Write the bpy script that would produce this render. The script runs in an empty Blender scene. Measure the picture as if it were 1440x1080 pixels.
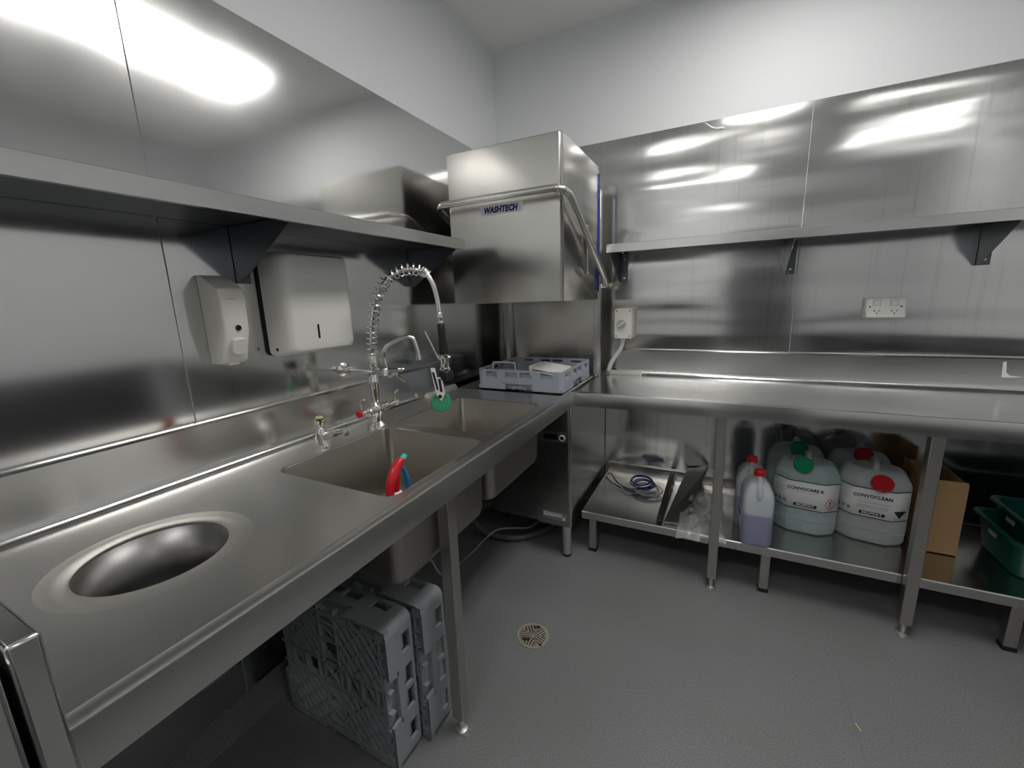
import bpy, bmesh, math, random
from mathutils import Vector, Matrix, noise as mnoise
C = bpy.context.scene.collection
PI = math.pi
random.seed(4)
V = Vector

# ------------------------------------------------------------------ mesh builder
class MB:
    def __init__(s): s.bm = bmesh.new()
    def face(s, pts):
        vs = [s.bm.verts.new(p) for p in pts]
        try: return s.bm.faces.new(vs)
        except ValueError: return None
    def hexa(s, p):                                   # 8 points: bottom 4 ccw, top 4 ccw
        v = [s.bm.verts.new(q) for q in p]
        for f in ((3,2,1,0),(4,5,6,7),(0,1,5,4),(1,2,6,5),(2,3,7,6),(3,0,4,7)):
            s.bm.faces.new([v[i] for i in f])
        return s
    def box(s, x0, x1, y0, y1, z0, z1):
        return s.hexa([(x0,y0,z0),(x1,y0,z0),(x1,y1,z0),(x0,y1,z0),(x0,y0,z1),(x1,y0,z1),(x1,y1,z1),(x0,y1,z1)])
    def obox(s, M, sx, sy, sz):                       # oriented box centred on matrix M
        c = [(-1,-1,-1),(1,-1,-1),(1,1,-1),(-1,1,-1),(-1,-1,1),(1,-1,1),(1,1,1),(-1,1,1)]
        return s.hexa([M @ V((a*sx/2,b*sy/2,d*sz/2)) for a,b,d in c])
    def bar(s, a, b, w, h, up=(0,0,1)):               # rectangular bar from a to b
        a, b = V(a), V(b); d = (b-a).normalized(); u = V(up)
        r = d.cross(u)
        if r.length < 1e-4: r = d.cross(V((1,0,0)))
        r.normalize(); u = r.cross(d)
        P = []
        for q in (a, b):
            P.append([q - r*w/2 - u*h/2, q + r*w/2 - u*h/2, q + r*w/2 + u*h/2, q - r*w/2 + u*h/2])
        return s.hexa(P[0] + P[1])
    def loft(s, loops, cap0=True, cap1=True, closed=True):
        rows = [[s.bm.verts.new(p) for p in L] for L in loops]
        n = len(rows[0])
        for A, B in zip(rows, rows[1:]):
            for i in range(n if closed else n-1):
                j = (i+1) % n
                s.bm.faces.new((A[i], A[j], B[j], B[i]))
        if cap0: s.bm.faces.new(rows[0][::-1])
        if cap1: s.bm.faces.new(rows[-1])
        return s
    def tube(s, pts, r, n=10, caps=True):
        pts = [V(p) for p in pts]; R = r if isinstance(r, (list, tuple)) else [r]*len(pts)
        T = []
        for i in range(len(pts)):
            a = pts[max(i-1,0)]; b = pts[min(i+1,len(pts)-1)]
            T.append((b-a).normalized())
        nrm = T[0].cross(V((0,0,1)))
        if nrm.length < .05: nrm = T[0].cross(V((1,0,0)))
        nrm.normalize(); loops = []
        for i, p in enumerate(pts):
            nrm = (nrm - T[i]*nrm.dot(T[i])).normalized(); bn = T[i].cross(nrm)
            loops.append([p + (nrm*math.cos(2*PI*k/n) + bn*math.sin(2*PI*k/n))*R[i] for k in range(n)])
        return s.loft(loops, caps, caps)
    def lathe(s, prof, o=(0,0,0), ax=(0,0,1), n=28, cap0=True, cap1=True):
        ax = V(ax).normalized(); u = ax.cross(V((0,0,1)))
        if u.length < .05: u = V((1,0,0))
        u.normalize(); w = ax.cross(u); o = V(o)
        return s.loft([[o + ax*h + (u*math.cos(2*PI*k/n) + w*math.sin(2*PI*k/n))*r for k in range(n)] for r, h in prof], cap0, cap1)
    def prism(s, pts, vec):
        pts = [V(p) for p in pts]; vec = V(vec)
        return s.loft([pts, [p+vec for p in pts]])
    def holes(s, outer, hs):                          # planar sheet with holes
        ed = []
        for L in [outer] + hs:
            vs = [s.bm.verts.new(p) for p in L]
            ed += [s.bm.edges.new((vs[i], vs[(i+1) % len(vs)])) for i in range(len(vs))]
        bmesh.ops.triangle_fill(s.bm, use_beauty=True, use_dissolve=False, edges=ed)
        return s

def rr(x0, x1, y0, y1, r, n=5):                       # rounded rectangle, ccw
    out = []
    for cx, cy, a0 in ((x1-r,y1-r,0),(x0+r,y1-r,90),(x0+r,y0+r,180),(x1-r,y0+r,270)):
        for k in range(n+1):
            a = math.radians(a0 + 90*k/n); out.append((cx + r*math.cos(a), cy + r*math.sin(a)))
    return out
def z3(L, z): return [(x, y, z) for x, y in L]
def bez(p, n=12):                                     # Catmull-Rom through points
    p = [V(q) for q in p]; out = []
    for i in range(len(p)-1):
        a = p[i-1] if i else p[0]*2 - p[1]; b = p[i]; c = p[i+1]; d = p[i+2] if i+2 < len(p) else p[-1]*2 - p[-2]
        for k in range(n):
            t = k/n
            out.append(.5*((2*b) + (c-a)*t + (2*a-5*b+4*c-d)*t*t + (3*b-a-3*c+d)*t**3))
    out.append(p[-1]); return out

def wpos(o):
    return o.location if o.parent is None else o.location + wpos(o.parent)
def obj(name, mb, mat, parent=None, bev=0, segs=2, world=True, smooth=True, solid=0, fixn=True):
    me = bpy.data.meshes.new(name)
    if fixn: bmesh.ops.recalc_face_normals(mb.bm, faces=mb.bm.faces)
    if parent is not None and world:
        bmesh.ops.translate(mb.bm, verts=mb.bm.verts, vec=-wpos(parent))
    mb.bm.to_mesh(me); mb.bm.free()
    if mat: me.materials.append(mat)
    o = bpy.data.objects.new(name, me); C.objects.link(o)
    if parent is not None: o.parent = parent
    if smooth:
        for p in me.polygons: p.use_smooth = True
        me.set_sharp_from_angle(angle=math.radians(38))
    if solid:
        m = o.modifiers.new('thickness', 'SOLIDIFY'); m.thickness = solid; m.offset = 0
    if bev:
        m = o.modifiers.new('bevel', 'BEVEL'); m.width = bev; m.segments = segs; m.limit_method = 'ANGLE'; m.angle_limit = math.radians(40)
        m.harden_normals = False
    return o
def thing(name, label, cat, loc=(0,0,0), group=None):
    o = bpy.data.objects.new(name, None); C.objects.link(o); o.location = loc
    o.empty_display_size = .05
    return tag(o, label, cat, group)
def tag(o, label, cat, group=None):
    o['label'] = label; o['category'] = cat
    if group: o['group'] = group
    return o
def struct(name, mb, mat, parent=None, **k):
    o = obj(name, mb, mat, parent, **k)
    if parent is None: o['kind'] = 'structure'
    return o
def dup(root, loc, rot=None, label=None):
    r = root.copy(); C.objects.link(r); r.location = loc
    if rot is not None: r.rotation_euler = rot
    if label: r['label'] = label
    def kids(a, b):
        for ch in [c for c in a.children]:
            c = ch.copy(); C.objects.link(c); c.parent = b; kids(ch, c)
    kids(root, r); return r
def text(s, size, mat, parent, M, name='lettering', shear=0, depth=.0004, bold=0, sx=1.0, local=False):
    cu = bpy.data.curves.new('t', 'FONT'); cu.body = s; cu.size = size; cu.shear = shear
    cu.align_x = 'CENTER'; cu.align_y = 'CENTER'; cu.extrude = depth; cu.offset = bold; cu.space_character = 1.05
    cu.resolution_u = 3
    t = bpy.data.objects.new('t', cu); C.objects.link(t)
    me = bpy.data.meshes.new_from_object(t.evaluated_get(bpy.context.evaluated_depsgraph_get()))
    bpy.data.objects.remove(t); bpy.data.curves.remove(cu)
    me.transform(Matrix.Scale(sx, 4, V((1,0,0)))); me.transform(M)
    if parent is not None and not local: me.transform(Matrix.Translation(-wpos(parent)))
    me.materials.clear(); me.materials.append(mat); me.name = name
    o = bpy.data.objects.new(name, me); C.objects.link(o); o.parent = parent
    return o
def plane_m(o, xd, yd):                               # matrix with local x,y along xd,yd
    xd = V(xd).normalized(); yd = V(yd).normalized(); zd = xd.cross(yd)
    m = Matrix((xd, yd, zd)).transposed().to_4x4(); m.translation = V(o); return m

# ------------------------------------------------------------------ materials
def nt(name):
    m = bpy.data.materials.new(name); m.use_nodes = True
    return m, m.node_tree.nodes, m.node_tree.links, m.node_tree.nodes['Principled BSDF']
def plain(name, col, rough=.5, metal=0, spec=.5, trans=0, ior=1.45, sss=0, coat=0, bump=0, bscale=60, var=0):
    m, N, L, b = nt(name)
    b.inputs['Base Color'].default_value = (*col, 1); b.inputs['Roughness'].default_value = rough
    b.inputs['Metallic'].default_value = metal; b.inputs['Specular IOR Level'].default_value = spec
    b.inputs['Transmission Weight'].default_value = trans; b.inputs['IOR'].default_value = ior
    if coat: b.inputs['Coat Weight'].default_value = coat
    if sss:
        b.inputs['Subsurface Weight'].default_value = sss; b.inputs['Subsurface Radius'].default_value = (.02,.02,.02)
    tc = N.new('ShaderNodeTexCoord')
    if bump or var:
        n = N.new('ShaderNodeTexNoise'); n.inputs['Scale'].default_value = bscale; n.inputs['Detail'].default_value = 3
        L.new(tc.outputs['Object'], n.inputs['Vector'])
    if bump:
        bu = N.new('ShaderNodeBump'); bu.inputs['Strength'].default_value = bump; bu.inputs['Distance'].default_value = .002
        L.new(n.outputs['Fac'], bu.inputs['Height']); L.new(bu.outputs[0], b.inputs['Normal'])
    if var:
        mx = N.new('ShaderNodeMix'); mx.data_type = 'RGBA'
        mx.inputs[6].default_value = (*[c*(1-var) for c in col], 1); mx.inputs[7].default_value = (*[min(1,c*(1+var)) for c in col], 1)
        L.new(n.outputs['Fac'], mx.inputs[0]); L.new(mx.outputs[2], b.inputs['Base Color'])
    return m
def steel(name, col=(.60,.595,.575), rough=.24, wave=(1,1,1), wdist=0.0, grain=(3,3,260), rvar=.08, aniso=0, axis='Z', streak=0, off=(0,0,0), dirt=0):
    """brushed sheet metal: slow waviness bends reflections, a fine grain runs along the sheet"""
    m, N, L, b = nt(name)
    b.inputs['Metallic'].default_value = 1
    g = N.new('ShaderNodeNewGeometry')
    mp = N.new('ShaderNodeMapping'); mp.inputs['Scale'].default_value = grain; L.new(g.outputs['Position'], mp.inputs[0])
    gn = N.new('ShaderNodeTexNoise'); gn.inputs['Scale'].default_value = 1; gn.inputs['Detail'].default_value = 2
    L.new(mp.outputs[0], gn.inputs['Vector'])
    bl = N.new('ShaderNodeTexNoise'); bl.inputs['Scale'].default_value = 3.5; bl.inputs['Detail'].default_value = 5
    L.new(g.outputs['Position'], bl.inputs['Vector'])
    # roughness: base + blotches + grain
    ma = N.new('ShaderNodeMath'); ma.operation = 'MULTIPLY_ADD'; L.new(bl.outputs['Fac'], ma.inputs[0])
    ma.inputs[1].default_value = rvar*2; ma.inputs[2].default_value = rough - rvar
    ma2 = N.new('ShaderNodeMath'); ma2.operation = 'MULTIPLY_ADD'; L.new(gn.outputs['Fac'], ma2.inputs[0]); ma2.inputs[1].default_value = .02
    L.new(ma.outputs[0], ma2.inputs[2]); L.new(ma2.outputs[0], b.inputs['Roughness'])
    mx = N.new('ShaderNodeMix'); mx.data_type = 'RGBA'
    mx.inputs[6].default_value = (*[c*.975 for c in col], 1); mx.inputs[7].default_value = (*[min(1,c*1.02) for c in col], 1)
    L.new(gn.outputs['Fac'], mx.inputs[0]); colout = mx.outputs[2]
    if streak:                                        # dried water runs: thin vertical dull streaks
        ms = N.new('ShaderNodeMapping'); ms.inputs['Scale'].default_value = (55,55,1.1); L.new(g.outputs['Position'], ms.inputs[0])
        sn = N.new('ShaderNodeTexNoise'); sn.inputs['Scale'].default_value = 1; sn.inputs['Detail'].default_value = 2; L.new(ms.outputs[0], sn.inputs['Vector'])
        cr = N.new('ShaderNodeValToRGB'); cr.color_ramp.elements[0].position = .56; cr.color_ramp.elements[1].position = .72; L.new(sn.outputs['Fac'], cr.inputs[0])
        mu = N.new('ShaderNodeMath'); mu.operation = 'MULTIPLY'; mu.inputs[1].default_value = streak; L.new(cr.outputs[0], mu.inputs[0])
        mb = N.new('ShaderNodeMath'); mb.operation = 'MULTIPLY'; L.new(mu.outputs[0], mb.inputs[0]); L.new(bl.outputs['Fac'], mb.inputs[1])
        m2 = N.new('ShaderNodeMix'); m2.data_type = 'RGBA'; m2.inputs[7].default_value = (.42,.42,.40,1)
        L.new(mb.outputs[0], m2.inputs[0]); L.new(colout, m2.inputs[6]); colout = m2.outputs[2]
    L.new(colout, b.inputs['Base Color'])
    if wdist:
        mw = N.new('ShaderNodeMapping'); mw.inputs['Scale'].default_value = wave; mw.inputs['Location'].default_value = off; L.new(g.outputs['Position'], mw.inputs[0])
        wn = N.new('ShaderNodeTexNoise'); wn.inputs['Scale'].default_value = 1; wn.inputs['Detail'].default_value = 1.2; wn.inputs['Roughness'].default_value = .35
        L.new(mw.outputs[0], wn.inputs['Vector'])
        b2 = N.new('ShaderNodeBump'); b2.inputs['Strength'].default_value = 1; b2.inputs['Distance'].default_value = wdist
        L.new(wn.outputs['Fac'], b2.inputs['Height']); L.new(b2.outputs[0], b.inputs['Normal'])
    if aniso:
        b.inputs['Anisotropic'].default_value = aniso
        tg = N.new('ShaderNodeTangent'); tg.direction_type = 'RADIAL'; tg.axis = axis; L.new(tg.outputs[0], b.inputs['Tangent'])
    return m
M_left  = steel('brushed_steel_left_wall', (.70,.70,.69), .11, (.5,.55,2.2), .009, (4,4,300), rvar=.04, off=(3.2,1.7,.35))
M_back  = steel('brushed_steel_back_wall', (.70,.70,.685), .13, (.9,.7,6.5), .010, (4,4,300), rvar=.04, streak=.6, off=(5.1,2.2,.9))
M_bench = steel('brushed_steel_worktop', (.64,.63,.605), .31, (1.2,1.2,1), .004, (260,3,3), rvar=.02)
M_bench2= steel('brushed_steel_long_worktop', (.70,.69,.67), .19, (1.6,1.2,1), .004, (3,260,3), rvar=.04, aniso=.5, axis='X')
M_fold  = steel('folded_steel_sheet', (.68,.675,.66), .19, (1.5,1.5,3), .003, (4,4,260), rvar=.04)
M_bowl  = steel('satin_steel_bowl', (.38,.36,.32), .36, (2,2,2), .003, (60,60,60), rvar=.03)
M_hood  = steel('brushed_steel_hood', (.69,.675,.64), .20, (2.2,2.2,1.1), .006, (240,240,3), rvar=.04)
M_leg   = steel('steel_tube_leg', (.52,.50,.47), .36, (1,1,1), 0, (200,200,4), rvar=.03)
M_dark  = steel('dull_dark_steel', (.26,.255,.25), .38, (1,1,1), 0, (120,120,4), rvar=.04)
M_shade  = steel('shade_darkened_shelf_steel', (.15,.16,.18), .36, (1,1,1), 0, (4,4,200), rvar=.03)  # shade below the wall shelves put into the steel colour
M_chrome = plain('polished_chrome', (.88,.87,.84), .12, 1)
M_bright = plain('bright_steel_tube', (.78,.77,.74), .2, 1)
M_white_wall = plain('matt_white_wall_paint', (.77,.79,.80), .6, bump=.06, bscale=140)
M_ceil  = plain('matt_white_ceiling_paint', (.84,.84,.83), .7, bump=.04, bscale=140)
M_offw  = plain('off_white_plastic', (.79,.78,.74), .32, coat=.15)
M_offw2 = plain('warm_white_plastic', (.80,.78,.72), .4)
M_pvc   = plain('pale_grey_conduit', (.62,.62,.59), .45)
M_black = plain('black_rubber', (.012,.012,.013), .45)
M_blackg= plain('black_gloss_plastic', (.01,.01,.012), .18)
M_drk   = plain('black_line', (.02,.02,.022), .7)
M_greypl= plain('grey_rack_plastic', (.34,.37,.42), .42, bump=.05, bscale=200, var=.05)
M_greyd = plain('worn_grey_rack_plastic', (.30,.33,.345), .5, bump=.06, bscale=200, var=.07)
M_green = plain('green_plastic', (.01,.23,.10), .35)
M_tub   = plain('shaded_green_tub_plastic', (.004,.075,.055), .3)  # green lowered to hold the deep shade under the bench
M_red   = plain('red_plastic', (.55,.012,.02), .3)
M_redd  = plain('deep_red_plastic', (.36,.01,.02), .35)
M_blue  = plain('blue_plastic', (.015,.20,.46), .3)
M_teal  = plain('teal_plastic', (.05,.50,.48), .3)
M_film  = plain('blue_protective_film', (.02,.045,.30), .25)
M_card  = plain('brown_cardboard', (.42,.27,.13), .8, bump=.1, bscale=90, var=.07)
M_label = plain('white_paper_label', (.84,.85,.84), .5)
M_ink   = plain('black_ink', (.015,.015,.03), .6)
M_inkg  = plain('grey_print', (.42,.43,.44), .6)
M_navy  = plain('navy_ink', (.008,.011,.07), .4)
M_badge = plain('grey_badge_metal', (.50,.51,.56), .4, .35)
M_redink= plain('red_ink', (.55,.04,.06), .5)
def thin_shell(name, col, fac, rough):
    m, N, L, b = nt(name); b.inputs['Base Color'].default_value = (*col,1); b.inputs['Roughness'].default_value = rough
    t = N.new('ShaderNodeBsdfTransparent'); t.inputs[0].default_value = (.95,.96,.97,1)
    mx = N.new('ShaderNodeMixShader'); mx.inputs[0].default_value = fac
    L.new(t.outputs[0], mx.inputs[1]); L.new(b.outputs[0], mx.inputs[2]); L.new(mx.outputs[0], N['Material Output'].inputs[0]); return m
M_jug   = thin_shell('milky_translucent_plastic', (.72,.76,.78), .30, .3)
M_can   = plain('milky_drum_plastic', (.62,.67,.67), .38, trans=.35, ior=1.3, var=.04, bscale=8)
M_cang  = plain('greenish_drum_plastic', (.55,.68,.68), .38, trans=.35, ior=1.3, var=.04, bscale=8)
M_violet= plain('violet_liquid', (.13,.13,.38), .3)
M_vlight= plain('pale_wash_liquid', (.50,.57,.63), .25)
M_cream = plain('worn_cream_brass', (.55,.50,.40), .4, .5, var=.15, bscale=70)
M_yel   = plain('yellow_green_liquid', (.55,.52,.10), .3)
M_pale  = plain('pale_yellow_plastic', (.62,.62,.30), .35)
M_hosec = plain('clear_vinyl_tube', (.85,.86,.86), .12, trans=.8, ior=1.25)
M_cord  = plain('navy_blue_cord', (.012,.03,.22), .35)
M_hoseg = plain('grey_corrugated_hose', (.10,.105,.11), .5)
M_vinyl = None
def floor_mat():
    m, N, L, b = nt('speckled_grey_vinyl')
    g = N.new('ShaderNodeNewGeometry')
    n1 = N.new('ShaderNodeTexNoise'); n1.inputs['Scale'].default_value = 260; n1.inputs['Detail'].default_value = 2
    n2 = N.new('ShaderNodeTexNoise'); n2.inputs['Scale'].default_value = 2.2; n2.inputs['Detail'].default_value = 5
    n3 = N.new('ShaderNodeTexVoronoi'); n3.inputs['Scale'].default_value = 170
    for n in (n1, n2, n3): L.new(g.outputs['Position'], n.inputs['Vector'])
    cr = N.new('ShaderNodeValToRGB'); e = cr.color_ramp.elements
    e[0].position = .3; e[0].color = (.145,.156,.165,1); e[1].position = .7; e[1].color = (.285,.300,.312,1); L.new(n1.outputs['Fac'], cr.inputs[0])
    sp = N.new('ShaderNodeValToRGB'); sp.color_ramp.elements[0].position = .0; sp.color_ramp.elements[0].color = (1,1,1,1); sp.color_ramp.elements[1].position = .085; sp.color_ramp.elements[1].color = (0,0,0,1)
    L.new(n3.outputs['Distance'], sp.inputs[0])
    ms = N.new('ShaderNodeMath'); ms.operation = 'MULTIPLY'; ms.inputs[1].default_value = .85; L.new(sp.outputs[0], ms.inputs[0])
    mx = N.new('ShaderNodeMix'); mx.data_type = 'RGBA'; L.new(ms.outputs[0], mx.inputs[0]); L.new(cr.outputs[0], mx.inputs[6]); mx.inputs[7].default_value = (.42,.43,.43,1)
    m2 = N.new('ShaderNodeMix'); m2.data_type = 'RGBA'; m2.blend_type = 'MULTIPLY'; m2.inputs[0].default_value = .35
    L.new(mx.outputs[2], m2.inputs[6]); L.new(n2.outputs['Color'], m2.inputs[7]) 
    hs = N.new('ShaderNodeHueSaturation'); hs.inputs['Saturation'].default_value = .25; L.new(m2.outputs[2], hs.inputs['Color'])
    L.new(hs.outputs[0], b.inputs['Base Color'])
    r = N.new('ShaderNodeMath'); r.operation = 'MULTIPLY_ADD'; L.new(n2.outputs['Fac'], r.inputs[0]); r.inputs[1].default_value = .25; r.inputs[2].default_value = .38
    L.new(r.outputs[0], b.inputs['Roughness'])
    bu = N.new('ShaderNodeBump'); bu.inputs['Strength'].default_value = .25; bu.inputs['Distance'].default_value = .001; L.new(n1.outputs['Fac'], bu.inputs['Height']); L.new(bu.outputs[0], b.inputs['Normal'])
    return m
M_floor = floor_mat()
def film_mat():
    m, N, L, b = nt('clear_crinkled_film')
    b.inputs['Base Color'].default_value = (.85,.87,.87,1); b.inputs['Roughness'].default_value = .12; b.inputs['Specular IOR Level'].default_value = .8
    t = N.new('ShaderNodeBsdfTransparent'); t.inputs[0].default_value = (.93,.94,.94,1)
    mx = N.new('ShaderNodeMixShader'); mx.inputs[0].default_value = .30
    L.new(t.outputs[0], mx.inputs[1]); L.new(b.outputs[0], mx.inputs[2]); L.new(mx.outputs[0], N['Material Output'].inputs[0])
    return m
M_bag = film_mat()
def emit(name, col, s):
    m, N, L, b = nt(name); b.inputs['Base Color'].default_value = (.8,.8,.8,1)
    b.inputs['Emission Color'].default_value = (*col,1); b.inputs['Emission Strength'].default_value = s
    return m
M_lamp = emit('lit_lamp_diffuser', (1,.985,.96), 14.5)

# ------------------------------------------------------------------ dimensions
CZ, CEIL = 2.244, 2.872
XR, YF = 3.35, -4.30
B = .9095; W = B - .0095          # bench rim / work surface
XL = .7266; YB = -.6586           # bench fronts
YE = -2.490                       # near end of the sink bench

# ------------------------------------------------------------------ the room
struct('floor', MB().box(-.1, XR+.1, YF-.1, .1, -.08, 0), M_floor, smooth=False)
struct('ceiling', MB().box(-.1, XR+.1, YF-.1, .1, CEIL, CEIL+.08), M_ceil, smooth=False)
wl = struct('wall_left', MB().box(-.1, -.004, YF-.1, .1, 0, CEIL), M_white_wall, smooth=False)
wb = struct('wall_back', MB().box(-.004, XR+.1, .004, .1, 0, CEIL), M_white_wall, smooth=False)
struct('wall_right', MB().box(XR, XR+.1, YF, .004, 0, CEIL), M_white_wall, smooth=False)
M_darkband = plain('unseen_dark_band', (.045,.047,.05), .5)  # unseen low bands, added so the steel reflects a dark lower room
struct('trim_1', MB().box(XR-.012, XR, YF, -.70, 0, .90), M_darkband, smooth=False)
struct('trim_2', MB().box(0, 1.34, YF, YF+.012, 0, .90).box(2.36, XR-.012, YF, YF+.012, 0, .90), M_darkband, smooth=False)
wf = struct('wall_front', MB().box(-.004, XR, YF-.1, YF, 0, CEIL), M_white_wall, smooth=False)
d1 = struct('door_1', MB().box(1.40, 2.30, YF, YF+.04, .004, 2.06), plain('dark_grey_door', (.10,.10,.105), .4), bev=.003)
obj('door_handle', MB().tube([(1.50,YF+.04,1.0),(1.50,YF+.09,1.0)], .012, 12).tube([(1.50,YF+.09,1.0),(1.62,YF+.09,1.0)], .010, 12), M_chrome, d1)
struct('trim_3', MB().box(1.34,1.40,YF,YF+.05,0,2.12).box(2.30,2.36,YF,YF+.05,0,2.12).box(1.34,2.36,YF,YF+.05,2.06,2.12), M_white_wall, smooth=False)
for a, b in ((YF+.02, -1.9685), (-1.9665, -.004)):
    obj('steel_cladding_sheet', MB().box(-.004, 0, a, b, .10, CZ), M_left, wl, bev=.0008, segs=1)
for a, b in ((.002, 1.6955), (1.6975, XR-.002)):
    obj('steel_cladding_sheet', MB().box(a, b, 0, .004, .02, CZ), M_back, wb, bev=.0008, segs=1)
struct('baseboard_left', MB().prism([(-.004,YF,.10),(-.004,YF,0),(.035,YF,0),(.012,YF,.012),(.004,YF,.035),(.002,YF,.10)], (0,-YF-.02,0)), M_floor)
struct('trim_4', MB().box(1.8230, 1.8250, -3.6, -.05, 0, .0006), plain('vinyl_weld_line', (.165,.175,.182), .5), smooth=False)

# ------------------------------------------------------------------ ceiling lamps
def lamp(x0, x1, y0, y1, label):
    t = thing('ceiling_light', label, 'ceiling light', ((x0+x1)/2, (y0+y1)/2, CEIL), 'ceiling light panels')
    f = .02; zb = CEIL-.05
    obj('frame', MB().box(x0,x1,y0,y0+f,zb,CEIL).box(x0,x1,y1-f,y1,zb,CEIL).box(x0,x0+f,y0+f,y1-f,zb,CEIL).box(x1-f,x1,y0+f,y1-f,zb,CEIL), M_offw, t, bev=.002)
    obj('diffuser', MB().box(x0+f,x1-f,y0+f,y1-f,zb+.006,zb+.016), M_lamp, t, smooth=False)
lamp(1.34, 1.80, -1.78, -.52, 'lit ceiling panel nearest the corner dishwasher')
lamp(2.35, 3.25, -2.86, -2.68, 'lit ceiling panel beside the right wall')
lamp(.45, 1.55, -3.62, -3.24, 'lit ceiling panel behind the near end of the sink bench')

# ------------------------------------------------------------------ sink bench along the left wall
sb = thing('sink_bench', 'stainless sink bench with two bowls and a round waste chute along the left wall', 'sink bench', (.36, -1.57, 0))
S1 = (.212, .660, -1.890, -1.425); S2 = (.205, .648, -1.372, -.905)
HC = (.378, -2.256); HR = .122
circ = lambda r, n=48: [(HC[0]+r*math.cos(2*PI*k/n), HC[1]+r*math.sin(2*PI*k/n)) for k in range(n)]
YT = -.722                        # far end at the dishwasher
m = MB().holes(z3([(.045,YE),(.683,YE),(.683,YT),(.045,YT)], W), [z3(rr(*S1,.035), W), z3(rr(*S2,.035), W), z3(circ(.166), W)])
# rolled marine front edge, running on to the corner
def rim(prof, a, b, ax):
    if ax == 'y': return [[(p, y, z) for p, z in prof] for y in (a, b)]
    return [[(x, -p, z) for p, z in prof] for x in (a, b)]
prof = [(.683,W),(.694,W+.0075),(.702,B),(.7225,B),(.7255,B-.0012),(XL,B-.004),(XL,B-.0717),(.704,B-.0717),(.704,B-.069),(XL-.003,B-.069),(XL-.003,B-.012),(.683,W-.003)]
m.loft(rim(prof, YE, -.66, 'y'))
m.box(.683, .70, YT, -.66, W-.02, W)
obj('worktop', m, M_bench, sb)
cp = [(0,1.0525),(.006,1.0525),(.030,1.046),(.033,1.043),(.033,W+.03),(.036,W+.014),(.0405,W+.005),(.047,W+.0005),(.047,W-.002),(0,W-.002)]
obj('splashback', MB().loft([[(x,y,z) for x,z in cp] for y in (YE, YT)]), M_fold, sb)
obj('end_splash', MB().box(0,.7345,-2.516,-2.489,.002,1.044), M_fold, sb, bev=.004)
obj('chute_ring', MB().loft([z3(circ(.166),W), z3(circ(.150),W-.0015), z3(circ(HR+.003),W-.002), z3(circ(HR),W-.004), z3(circ(HR),W-.010)], False, False), steel('satin_ring_steel', (.56,.545,.51), .36, grain=(60,60,60), rvar=.02), sb)
obj('waste_chute', MB().loft([z3(circ(HR),W-.008), z3(circ(HR-.001),W-.12), z3(circ(HR-.002),W-.26)], False, False), M_dark, sb, solid=.002)
for (x0,x1,y0,y1), n in ((S1,1),(S2,2)):
    lo = []
    for k, (z, ins, r) in enumerate(((W,0,.035),(W-.004,.003,.034),(W-.24,.008,.034),(W-.262,.014,.034),(W-.272,.026,.03),(W-.275,.045,.02))):
        lo.append(z3(rr(x0+ins,x1-ins,y0+ins,y1-ins,r), z))
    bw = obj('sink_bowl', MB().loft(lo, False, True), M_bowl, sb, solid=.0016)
    cx, cy = (x0+x1)/2, (y0+y1)/2
    obj('waste_outlet', MB().lathe([(.045,0),(.045,.002),(.03,.0035),(.028,0)], (cx,cy,W-.2745), n=24).tube([(cx,cy,W-.276),(cx,cy,W-.35)], .024, 14), M_bright, bw)
def leg(x, y, top, parent, s=.040, mat=M_leg, fx=1, fy=0):
    l = obj('leg', MB().box(x-s/2,x+s/2,y-s/2,y+s/2,.052,top), mat, parent, bev=.003)
    obj('foot', MB().tube([(x,y,.006),(x,y,.053)], .010, 10).lathe([(.021,0),(.021,.004),(.012,.008)], (x,y,0), n=20).box(x+(.004 if fx else -.02), x+(.034 if fx else .02), y-.02-(.02 if fy else 0), y+.02, .0005, .004), plain('dull_foot_steel',(.55,.54,.52),.4,.8), l)
leg(.7035-.022, -1.700, W-.012, sb)
leg(.10, -1.700, W-.012, sb)
obj('frame_rail', MB().box(.665,.70,-2.42,-1.72,W-.052,W-.012).box(.665,.70,-1.68,-.75,W-.045,W-.012).box(.06,.10,-2.42,-.75,W-.052,W-.012), M_leg, sb, bev=.002)

# neighbouring steel unit at the bench's near end
nb = tag(obj('steel_cabinet', MB().box(.02,.742,-2.72,-2.523,.06,1.028), M_fold, bev=.005), 'steel cabinet side standing against the near end of the sink bench', 'cabinet')
for sx in (.06,.70):
    for sy in (-2.69,-2.56): obj('leg', MB().tube([(sx,sy,0),(sx,sy,.062)], .018, 12), M_leg, nb)

# ------------------------------------------------------------------ long bench along the back wall
wbn = thing('work_bench', 'long stainless work bench along the back wall beside the dishwasher', 'bench', (2.0, -.33, 0))
x0, x1 = .729, XR-.02
m = MB().box(x0, x1, -.615, -.045, W-.002, W)
prof2 = [(.615,W),(.626,W+.0075),(.634,B),(.6545,B),(.6575,B-.0012),(-YB,B-.004),(-YB,B-.0717),(.636,B-.0717),(.636,B-.069),(-YB-.003,B-.069),(-YB-.003,B-.012),(.615,W-.003)]
m.loft(rim(prof2, XL-.003, x1, 'x'))
obj('worktop', m, M_bench2, wbn)
obj('splashback', MB().loft([[(x,-a,z) for a,z in cp] for x in (.80, x1)]).box(x0,.80,-.047,-.02,W-.002,W+.02), M_fold, wbn)
for lx in (1.395, 2.093, 2.80): leg(lx, -.632, W-.012, wbn, fx=0, fy=1)
leg(2.80, -.06, W-.012, wbn)
obj('frame_rail', MB().box(.76,x1,-.63,-.60,W-.05,W-.004).box(.76,x1,-.09,-.05,W-.05,W-.004), M_leg, wbn, bev=.002)

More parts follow.
